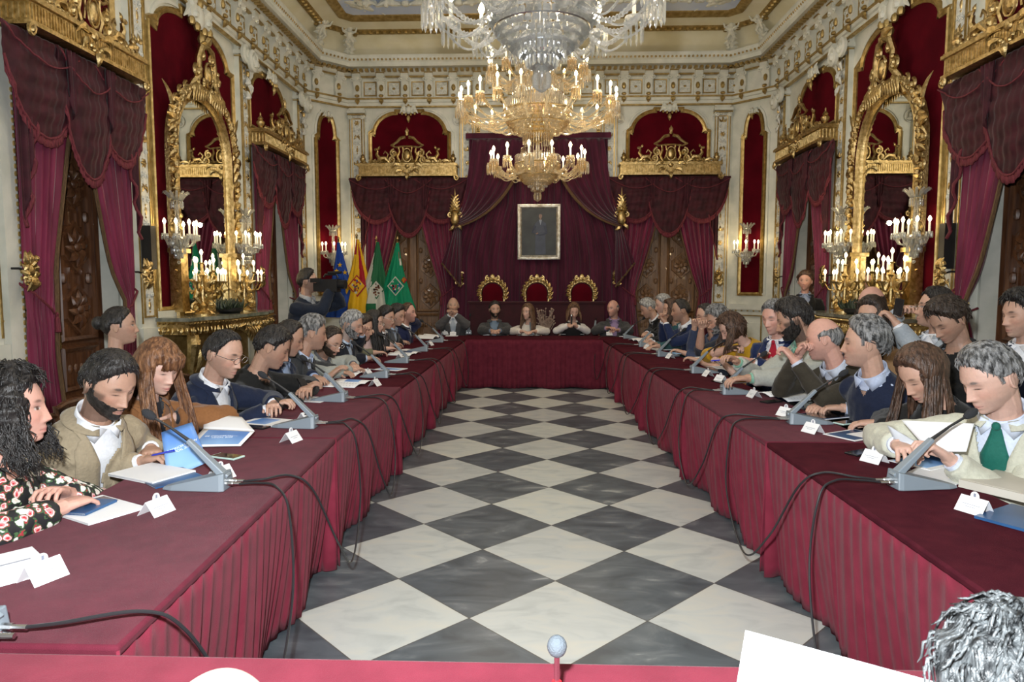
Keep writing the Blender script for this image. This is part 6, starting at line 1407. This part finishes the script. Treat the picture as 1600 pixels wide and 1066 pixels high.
# ================================================================ FLAGS
def cm_(name, c): return fabric(name, c, 200, rough=.6, bump=.1, sheen=.1)
FB, FY, FR_, FG, FW, FG2, FT = cm_('flag_blue', (.01, .05, .28)), cm_('flag_yellow', (.62, .36, .01)), cm_('flag_red', (.32, .01, .02)), cm_('flag_dark_green', (.01, .10, .04)), cm_('flag_white', (.45, .46, .40)), cm_('flag_green', (.0, .19, .09)), cm_('flag_brown', (.16, .06, .03))
def flag(label, px, ytop, yd, cfn, w=.30, ph=0, extra=None):
    tip = at_y(px, ytop, yd); t = thing('standing_flag', label, 'flag', (tip.x, yd, 0), 0, 'flags on poles'); zt = tip.z
    mb = MB(); mb.tube([(0, 0, .05), (0, 0, zt-.04)], .014, 8); mb.lathe([(.16, 0), (.15, .03), (.05, .06), (.02, .08)], 16); mb.build('pole', GOLDP, t)
    mb = MB(); mb.lathe([(.01, -.07), (.022, -.05), (.012, -.035), (.024, -.015), (.02, 0), (.004, .03)], 10, (0, 0, zt)); mb.build('finial', GOLD, t)
    nu, nv = 72, 90; ms = [FB, FY, FR_, FG, FW, FG2, FT]; mb = MB()
    def f(u, v):
        a = 2*pi*u; r = .025+(w-.025)*min(1, v*1.15)**1.15*(1-.12*max(0, v-.85)*5); fold = 1+.16*sin(a*7+ph)*min(1, v*2)+.08*sin(a*13+v*4)
        return V3((r*cos(a)*.95*fold+.03*sin(v*3+ph), r*sin(a)*.55*fold-.02, zt-.08-v*1.30))
    mb.grid(f, nu, nv, wrap=True)
    for k in range(len(mb.mi)): j, i = divmod(k, nu); mb.mi[k] = cfn(((i/nu)*2-1.5)*2, j/nv)      # -1..1 across the visible front half (a = pi..2pi)
    fl2 = mb.build('flag_cloth', ms, t, ang=180)
    if extra: extra(f, fl2)
    return t
def ustar(f, par, u, v, r, m):
    c = f(.75+u*.25, v); mb = MB(); pts = []
    for k in range(10): q = r if k % 2 == 0 else r*.42; pts.append((c.x+q*sin(k*pi/5), c.z+q*cos(k*pi/5)))
    mb.prism(pts, c.y-.018, c.y-.008); mb.build('star', m, par, smooth=False)
def crest(f, par, u, v, s, cols, lozenge=True):
    c = f(.75+u*.25, v); mb = MB()
    o = [(0, -s), (s*.85, 0), (0, s), (-s*.85, 0)] if lozenge else [(-s*.6, -s*.6), (0, -s), (s*.6, -s*.6), (s*.6, s*.8), (-s*.6, s*.8)]
    mb.m = 0; mb.prism([(c.x+x, c.z+z) for x, z in o], c.y-.03, c.y-.01); rnd = random.Random(int(s*1000)+len(cols)); mb.m = 1; mb.prism([(c.x+x*.85, c.z+z*.85) for x, z in o], c.y-.034, c.y-.02)
    for k in range(26):
        x, z = rnd.uniform(-.5, .5)*s, rnd.uniform(-.6, .6)*s
        if abs(x)/.85+abs(z) > s*.75: continue
        mb.m = 2+k % (len(cols)-2); mb.box((c.x+x, c.y-.036, c.z+z), (s*rnd.uniform(.10, .24), .006, s*rnd.uniform(.10, .22)))
    mb.build('crest', cols, par, smooth=False)
def ex_eu(f, p):
    for u, v in ((.10, .30), (-.35, .38), (.55, .40), (.45, .55), (-.3, .58), (.0, .72), (-.45, .82)): ustar(f, p, u, v, .045, FY)
flag('blue flag with yellow stars on a pole, leftmost of the four flags', 529, 372, 11.9, lambda u, v: 0, .27, 0, ex_eu)
def c_es(u, v): return 2 if (u > .05+.3*v and v < .62 and v > .05 and u < .55+.2*v and u < .25+.9*v) or (u < -.35 and v > .80) or (u < -.2 and v < .2) else 1
def ex_es(f, p):
    crest(f, p, .08, .62, .19, [FR_, FY, FR_, FW, FB, FR_, FT]); crest(f, p, .20, .60, .05, [FW, FW, FB]) 
flag('yellow and red flag with a coat of arms, second of the four flags', 557, 367, 11.9, c_es, .28, 1, ex_es)
def c_an(u, v): return 3 if (v < .14) or (u > -.55+1.25*(v-.25) and v < .62) or (v > .80 and u < .1) else 4
flag('green and white flag with a crest, third of the four flags', 588, 371, 11.9, c_an, .28, 2, lambda f, p: crest(f, p, .15, .63, .17, [FG, FW, FT, FW, FT]))
flag('emerald green flag with a crest, rightmost of the four flags', 621, 372, 11.9, lambda u, v: 4 if .55 < u < .75 and .2 < v < .3 else (2 if .35 < u < .6 and .12 < v < .24 else 5), .29, 3, lambda f, p: (crest(f, p, .05, .58, .17, [FW, FG2, FW, FR_, FB, FW]), crest(f, p, .75, .50, .06, [FR_, FR_, FY])))
# ================================================================ TABLE THINGS
def txt(s, size, M, mt, par, name='lettering'):
    c = bpy.data.curves.new('t', 'FONT'); c.body = s; c.size = size; c.align_x = 'CENTER'; c.align_y = 'CENTER'; c.extrude = .0004
    o = bpy.data.objects.new('t', c); COL.objects.link(o); dg = bpy.context.evaluated_depsgraph_get(); me = bpy.data.meshes.new_from_object(o.evaluated_get(dg)); bpy.data.objects.remove(o)
    me.transform(M); me.materials.clear(); me.materials.append(mt); q = bpy.data.objects.new(name, me); COL.objects.link(q); q.parent = par; KIDS.setdefault(par.name, []).append(q); return q
NAVYP = mat('navy_cover', (.012, .035, .10), .3, col2=(.03, .10, .24), nscale=3); TANP = mat('tan_cover', (.30, .16, .06), .5); KRAFT = mat('book_cover', (.48, .45, .38), .5, col2=(.58, .55, .48), nscale=3)
GLASSB = mat('dark_screen', (.008, .008, .010), .08, col2=(.015, .014, .016)); MINT = mat('pale_phone_case', (.45, .60, .55), .4); BROWNT = mat('dark_print', (.10, .05, .04), .25, col2=(.30, .2, .17), nscale=14)
def flat(name, label, cat, px, py, rz, w, h, th=.004, m=PAPER, grp=None, lift=0, inner=None, z=TZ):
    p = at_z(px, py, z+.003); t = thing(name, label, cat, (p.x, p.y, z+.0015+lift), R(rz), grp); mb = MB(); mb.box((0, 0, th/2), (w, h, th)); mb.build('cover' if th > .003 else 'sheet', m, t, smooth=False)
    if th >= .006: mb = MB(); mb.box((.001, 0, th/2), (w+.002, h-.004, th*.6)); mb.build('page_block', PAPER, t, smooth=False)
    if inner:
        for k, (x, y, a, b, mm) in enumerate(inner): mb = MB(); mb.box((x*w, y*h, th+.0004), (a*w, b*h, .0008)); mb.build('printed_area', mm, t, smooth=False)
    return t
def openbook(label, px, py, rz, w=.20, h=.29, m=PAPER, pr=BLUEP, grp='open papers and booklets', amp=.02):
    p = at_z(px, py, TZ+.004); t = thing('open_booklet', label, 'booklet', (p.x, p.y, TZ+.002), R(rz), grp)
    for sx in (-1, 1):
        mb = MB(); f = lambda u, v: V3((sx*w*u, (v-.5)*h, .003+amp*sin(min(1, u*1.0)*pi)*(.7+.3*v)+.004*(1-u)))
        mb.grid(f, 12, 6); pg = mb.build('page', m, t, ang=180, solid=.003)
        mb = MB()
        if sx > 0 and pr: g = lambda u, v: f(.15+.7*u, .25+.45*v)+V3((0, 0, .0022)); mb.grid(g, 8, 5); mb.build('picture', pr, pg, ang=180)
        else:
            for k in range(9): mb.tube([f(.15, .12+.09*k)+V3((0, 0, .0025)), f(.5, .12+.09*k)+V3((0, 0, .0025)), f(.85, .12+.09*k)+V3((0, 0, .0025))], .0009, 4)
            mb.build('text_lines', INK, pg)
    return t
def phone(label, px, py, rz, m=GLASSB, lift=0, s=1):
    p = at_z(px, py, TZ+.004+lift); t = thing('smartphone', label, 'phone', (p.x, p.y, TZ+.0015+lift), R(rz), 'phones on the tables', s); mb = MB(); mb.box((0, 0, .0045), (.075, .155, .009)); b = mb.build('body', m, t, smooth=False); v = b.modifiers.new('b', 'BEVEL'); v.width = .003; v.segments = 2
    mb = MB(); mb.box((0, 0, .0092), (.067, .14, .0006)); mb.build('screen', GLASSB, t, smooth=False); return t
NPN = [0]
def nameplate(label, px, py, rz, s=1.0):
    p = at_z(px, py, TZ); t = thing('name_card', label, 'name card', (p.x, p.y, TZ+.001), R(rz), 'folded white name cards', s); w, h, d = .050, .054, .040
    for sy in (-1, 1): mb = MB(); mb.add([(-w, sy*d, 0), (w, sy*d, 0), (w, 0, h), (-w, 0, h)], [(0, 1, 2, 3)]); c = mb.build('card_panel', PAPER, t, smooth=False, solid=.0012); fr = c if sy < 0 else None; front = fr or front if sy > 0 else c
    mb = MB(); mb.tube([(0, -.001, h-.003), (0, .001, h-.003)], .016, 16, cap=True); mb.prism([(.016*cos(k*.393), h+.004+.018*sin(k*.393)) for k in range(16)], -.0012, .0012); tb = mb.build('round_tab', PAPER, t, smooth=False)
    mb = MB(); mb.prism([(-.004, h+.002), (.004, h+.002), (.004, h+.015), (-.004, h+.015)], -.002, -.0013); mb.build('emblem', INK, tb, smooth=False)
    mb = MB(); n = V3((0, -h, d)).normalized()
    for q, L in ((.52, .034), (.38, .018)): c0 = V3((0, -d*(1-q), h*q)); c0 += V3((0, -.0014, .0008)); mb.box(c0, (L*2, .0006, .0016))
    mb.build('printed_line', INK, front, smooth=False)
for px, py, rz, lb in ((68, 905, 69, 'nearest at the bottom left'), (245, 802, 74, 'beside the nearest left microphone'), (345, 748, 69, 'behind the nearest left microphone'), (455, 690, 76, 'in front of the second left microphone'), (478, 657, 74, 'behind the second left microphone'),
                      (586, 603, 80, 'near the third left microphone'), (575, 588, 80, 'near the fourth left microphone'), (626, 560, 74, 'beside the fifth left microphone'), (672, 540, 74, 'beside the sixth left microphone'), (695, 523, 44, 'at the far end of the left row'),
                      (1522, 800, -64, 'nearest on the right, in front of the thick book'), (1366, 722, -62, 'behind the nearest right microphone'), (1270, 676, -66, 'beside the second right microphone'), (1228, 650, -64, 'behind the second right microphone'), (1178, 621, -80, 'on the tip of the third right microphone'),
                      (1126, 596, -64, 'behind the third right microphone'), (1106, 588, -80, 'beside the fourth right microphone'), (1047, 560, -74, 'beside the fifth right microphone'), (1012, 545, -74, 'beside the sixth right microphone')):
    nameplate('folded white name card %s' % lb, px, py, rz)
for px, lb in ((708, 'before the bald man with clasped hands'), (760, 'before the man in the blue sweater'), (952, 'before the man in the lilac shirt')): nameplate('folded white name card on the head table %s' % lb, px, 524, 0)
# ---- left table
flat('report', 'white report under the dark folder, by the floral blouse', 'booklet', 150, 797, 62, .21, .29, .008, PAPER, inner=[(.12, .25, .7, .35, BROWNT)])
flat('folder', 'dark blue glossy folder lying on the white report', 'folder', 118, 796, 84, .16, .22, .010, NAVYP, lift=.0095)
flat('paper_sheet', 'white sheet with a printed line cut off at the left edge', 'paper', 8, 888, 50, .20, .28, .002, PAPER, inner=[(.1, .1, .5, .02, INK)])
flat('report', 'stack of white reports under the writing hand', 'booklet', 238, 741, 65, .21, .30, .012, PAPER)
flat('report', 'navy backed report below the white ones', 'booklet', 262, 745, 50, .21, .29, .006, NAVYP)
def quad(name, label, cat, pts, m, inset=None, im=None, text=None, nx=8, bend=.0, grp=None):
    # pts: bottom-left, bottom-right, top-right, top-left in the world
    A, B_, C_, D_ = [V3(p) for p in pts]; o = (A+B_+C_+D_)/4; n = (B_-A).cross(D_-A).normalized()
    f = lambda u, v: (A*(1-u)+B_*u)*(1-v)+(D_*(1-u)+C_*u)*v+n*bend*sin(u*pi)*sin(v*pi*.9+.2)-o
    t = thing(name, label, cat, o, 0, grp); mb = MB(); mb.grid(f, nx, nx); mb.build('sheet', m, t, ang=180, solid=.0016)
    if inset: u0, v0, u1, v1 = inset; mb = MB(); mb.grid(lambda u, v: f(u0+(u1-u0)*u, v0+(v1-v0)*v)+n*.0016, nx, nx); pi_ = mb.build('printed_area', im, t, ang=180)
    if text:
        c = f(.5 if not inset else (inset[0]+inset[2])/2, .5 if not inset else (inset[1]+inset[3])/2)+n*.003; ux = (B_-A).normalized(); uy = n.cross(ux); M = M4(((ux.x, uy.x, n.x, c.x), (ux.y, uy.y, n.y, c.y), (ux.z, uy.z, n.z, c.z), (0, 0, 0, 1)))
        txt(text[0], text[1], M, INKW, t)
    return t
quad('report_page', 'raised page of a blue covered report held by the bearded man', 'paper', [HY(262, 750, 3.0), HY(326, 722, 3.05), HY(300, 660, 3.2), HY(252, 676, 3.12)], BLUEP, text=('DE CONCERTACIÓN\nLOCAL 2020', .016), bend=.01)
quad('report_page', 'upper white leaf of the open report beside the raised blue page', 'paper', [H(318, 670, .80), H(398, 674, .80), H(378, 652, .84), H(318, 646, .85)], PAPER, bend=.006)
quad('report', 'white report with a blue title box beside the raised page', 'booklet', [H(290, 699, .757), H(376, 697, .757), H(398, 674, .80), H(318, 670, .80)], PAPER, (.12, .10, .93, .93), BLUEP, ('DE CONCERTACIÓN\nLOCAL 2020', .020), bend=.004)
phone('white edged smartphone lying near the second table seam on the left', 355, 714, 70, MINT)
phone('dark smartphone by the second left microphone', 400, 668, 75)
flat('report', 'glossy papers under the hands of the man in the navy suit', 'booklet', 418, 660, 72, .21, .28, .006, PAPER, inner=[(0, .1, .7, .5, BLUEP)])
flat('paper_sheet', 'white sheet in front of the man in the black jacket', 'paper', 487, 624, 74, .21, .28, .003)
openbook('open report with a blue picture before the charcoal jacket', 545, 600, 80, pr=BLUEP)
openbook('open newspaper spread on the left table', 548, 582, 82, .24, .30, pr=None)
flat('report', 'grey white report beside the fourth left microphone', 'booklet', 610, 577, 70, .20, .28, .004, PAPER, inner=[(0, 0, .6, .8, BLUEP)])
openbook('open papers before the woman in the pink blouse', 632, 553, 80, pr=NAVYP); openbook('open white papers near the far end of the left row', 672, 528, 75, .2, .28, pr=None, amp=.05)
flat('paper_sheet', 'small white sheet near the fifth left microphone', 'paper', 640, 547, 60, .2, .28, .002)
flat('report', 'white papers near the left end of the head table', 'booklet', 706, 525, 0, .2, .12, .006, PAPER)
flat('report', 'white papers in front of the fair haired woman', 'booklet', 893, 522, 0, .42, .14, .004, PAPER)
# ---- right table
flat('book', 'thick pale cream book at the right edge of the table', 'book', 1578, 763, -58, .24, .32, .032, KRAFT, inner=[(0, 0, .8, .9, KRAFT)])
flat('tablet', 'dark tablet on a white sheet at the right edge', 'tablet', 1600, 812, -58, .2, .27, .010, NAVYP)
quad('paper_sheet', 'large white sheet held up by the man in the beige jacket', 'paper', [HY(1452, 706, 3.02), HY(1510, 706, 2.92), HY(1522, 662, 2.95), HY(1409, 657, 3.12)], PAPER, bend=.008)
quad('report_page', 'lower half turned leaf under the large white sheet', 'paper', [HY(1398, 690, 3.14), HY(1450, 716, 2.98), HY(1448, 700, 3.02), HY(1386, 664, 3.2)], mat('grey_paper', (.5, .53, .58), .6), bend=.006)
flat('report', 'blue report under the nearest right microphone stem', 'booklet', 1448, 722, -60, .20, .28, .004, PAPER, inner=[(-.05, .0, .8, .85, BLUEP)])
flat('paper_sheet', 'white sheets fanned out before the beige jacket', 'paper', 1470, 740, -48, .21, .29, .003, lift=-.001)
flat('report', 'navy and white report before the woman in black', 'booklet', 1335, 680, -60, .20, .27, .004, PAPER, inner=[(0, 0, .85, .9, NAVYP)])
flat('report', 'white report with printed text under the tan notebook', 'booklet', 1372, 681, -62, .2, .27, .005, PAPER)
flat('notebook', 'tan notebook under the hand of the woman in black', 'notebook', 1382, 676, -64, .13, .19, .007, TANP, lift=.006)
phone('mint cased smartphone before the woman in black', 1323, 661, -62, MINT); phone('dark glossy object behind the nearest right name card', 1345, 708, -60)
flat('tablet', 'black tablet with a blue cover before the navy sweater', 'tablet', 1292, 650, -66, .19, .26, .008, NAVYP, inner=[(0, 0, .9, .93, GLASSB)])
openbook('open white papers before the brown sweater', 1228, 620, -70, .19, .28, pr=None, amp=.03); phone('dark glasses case before the brown sweater', 1205, 628, -60)
openbook('open magazine before the pale grey jacket', 1140, 577, -72, pr=TANP); flat('report', 'papers under the open magazine in the right row', 'booklet', 1116, 569, -74, .21, .28, .006, PAPER)
flat('tablet', 'black tablet by the third right microphone', 'tablet', 1140, 597, -70, .18, .25, .008, GLASSB)
openbook('open tan papers before the mustard top', 1100, 562, -74, pr=TANP); flat('report', 'blue covered report near the fourth right microphone', 'booklet', 1066, 552, -76, .2, .28, .006, BLUEP)
flat('report', 'white papers near the sixth right microphone', 'booklet', 1036, 546, -76, .2, .28, .006, PAPER); openbook('open white papers at the far end of the right row', 1004, 533, -76, pr=None, amp=.04)
# near white sheet in the foreground
quad('paper_sheet', 'big white sheet in the foreground at the bottom right', 'paper', [HY(1146, 1100, 1.06), HY(1640, 1190, .84), HY(1600, 1104, .90), HY(1165, 985, 1.10)], PAPER, bend=.0)
# ---- things held
def pen(label, a, b, m): mb = MB(); a, b = V3(a), V3(b); mb.tube([a, a.lerp(b, .9), b], [.0045, .0045, .001], 8); o = mb.build('pen', m); tag(o, label, 'pen'); return o
BLUEPL = mat('blue_plastic', (.01, .03, .5), .3)
pen('blue pen held by the bearded man in the beige jacket', HY(272, 704, 3.02), HY(236, 712, 3.08), BLUEPL)
pen('blue capped pen held over papers by the dark bearded man', HY(1136, 562, 5.3), HY(1110, 564, 5.35), BLUEPL)
def held(label, px, py, y, rot, m=GLASSB, d=(.060, .008, .115)):
    p = at_y(px, py, y); t = thing('smartphone', label, 'phone', p); M = Euler([R(q) for q in rot]).to_matrix(); mb = MB(); mb.box((0, 0, 0), d, M=M); mb.build('body', m, t, smooth=False); mb = MB(); mb.box(M @ V3((0, -d[1]*.55, 0)), (d[0]*.9, .0006, d[2]*.92), M=M); mb.build('screen', GLASSB, t, smooth=False)
held('black smartphone held by the man in the black jacket', 474, 600, 4.85, (-55, 10, 50)); held('phone held by the balding man in the navy suit', 440, 630, 4.25, (-60, 20, 60)); held('black smartphone raised by the man in the pale grey jacket', 1404, 480, 4.75, (0, 8, -60))
t = thing('handheld_microphone', 'black handheld microphone held by the fair haired woman', 'microphone', HY(893, 500, 11.0)); mb = MB(); mb.tube([(0, 0, -.08), (0, 0, .04)], [.012, .016], 10); mb.build('handle', BLACK, t); mb = MB(); mb.ell((0, 0, .065), (.024, .024, .03), 10); mb.build('grille', STEEL, t)
# camcorder on the operator's shoulder
p = HY(516, 446, 8.2); t = thing('video_camera', 'black shoulder video camera held by the camera operator', 'camera', p, R(-8)); mb = MB(); mb.box((-.02, 0, .0), (.26, .12, .15)); mb.box((-.16, 0, -.02), (.08, .09, .10)); mb.build('body', BLACK, t, smooth=False)
mb = MB(); mb.tube([(.11, 0, .01), (.2, 0, .01)], [.05, .055], 16); mb.build('lens', BLACK, t); mb = MB(); mb.tube([(-.08, 0, .10), (-.06, 0, .13), (.08, 0, .13), (.1, 0, .09)], .012, 8); mb.build('carry_handle', BLACK, t); mb = MB(); mb.tube([(.0, -.05, .15), (.17, -.05, .155)], .017, 10); mb.build('camera_microphone', BLACK, t); mb = MB(); mb.box((-.15, -.08, .06), (.12, .05, .05)); mb.build('viewfinder', BLACK, t, smooth=False)
# slim black loudspeakers beside the near windows
for w, u, lb in (('L', 7.19, 'slim black loudspeaker beside the nearest left curtain'), ('R', 7.19, 'slim black loudspeaker beside the nearest right curtain')):
    l, a = onwall(w, u, 1.98, .14); t = thing('wall_loudspeaker', lb, 'loudspeaker', l, a); mb = MB(); mb.box((0, 0, 0), (.10, .11, .46)); mb.build('cabinet', BLACK, t, smooth=False); mb = MB(); mb.box((0, .055, 0), (.04, .08, .08)); mb.build('bracket', STEEL, t, smooth=False)

# pale dried arrangement between the head table and the parapet
DRY = mat('dried_flowers', (.30, .20, .15), .8, col2=(.45, .34, .27), nscale=20); p = at_y(853, 505, 11.84); t = thing('dried_flower_arrangement', 'pale dried flower arrangement behind the head table beside the woman in white', 'plant', (p.x, 11.84, .55)); rnd = random.Random(6)
mb = MB(); mb.lathe([(.05, -.55), (.06, -.3), (.09, -.1), (.08, .12), (.06, .2)], 12); mb.build('vase', BLACK, t); mb = MB()
for k in range(90):
    q = V3((rnd.uniform(-.05, .05), rnd.uniform(-.03, .03), .18)); e = V3((rnd.uniform(-.16, .16), rnd.uniform(-.05, .03), rnd.uniform(.35, .62))); mb.tube([q, q.lerp(e, .5), e], .003, 4); mb.ell(e, .014, 5)
mb.build('dried_flowers', DRY, t)
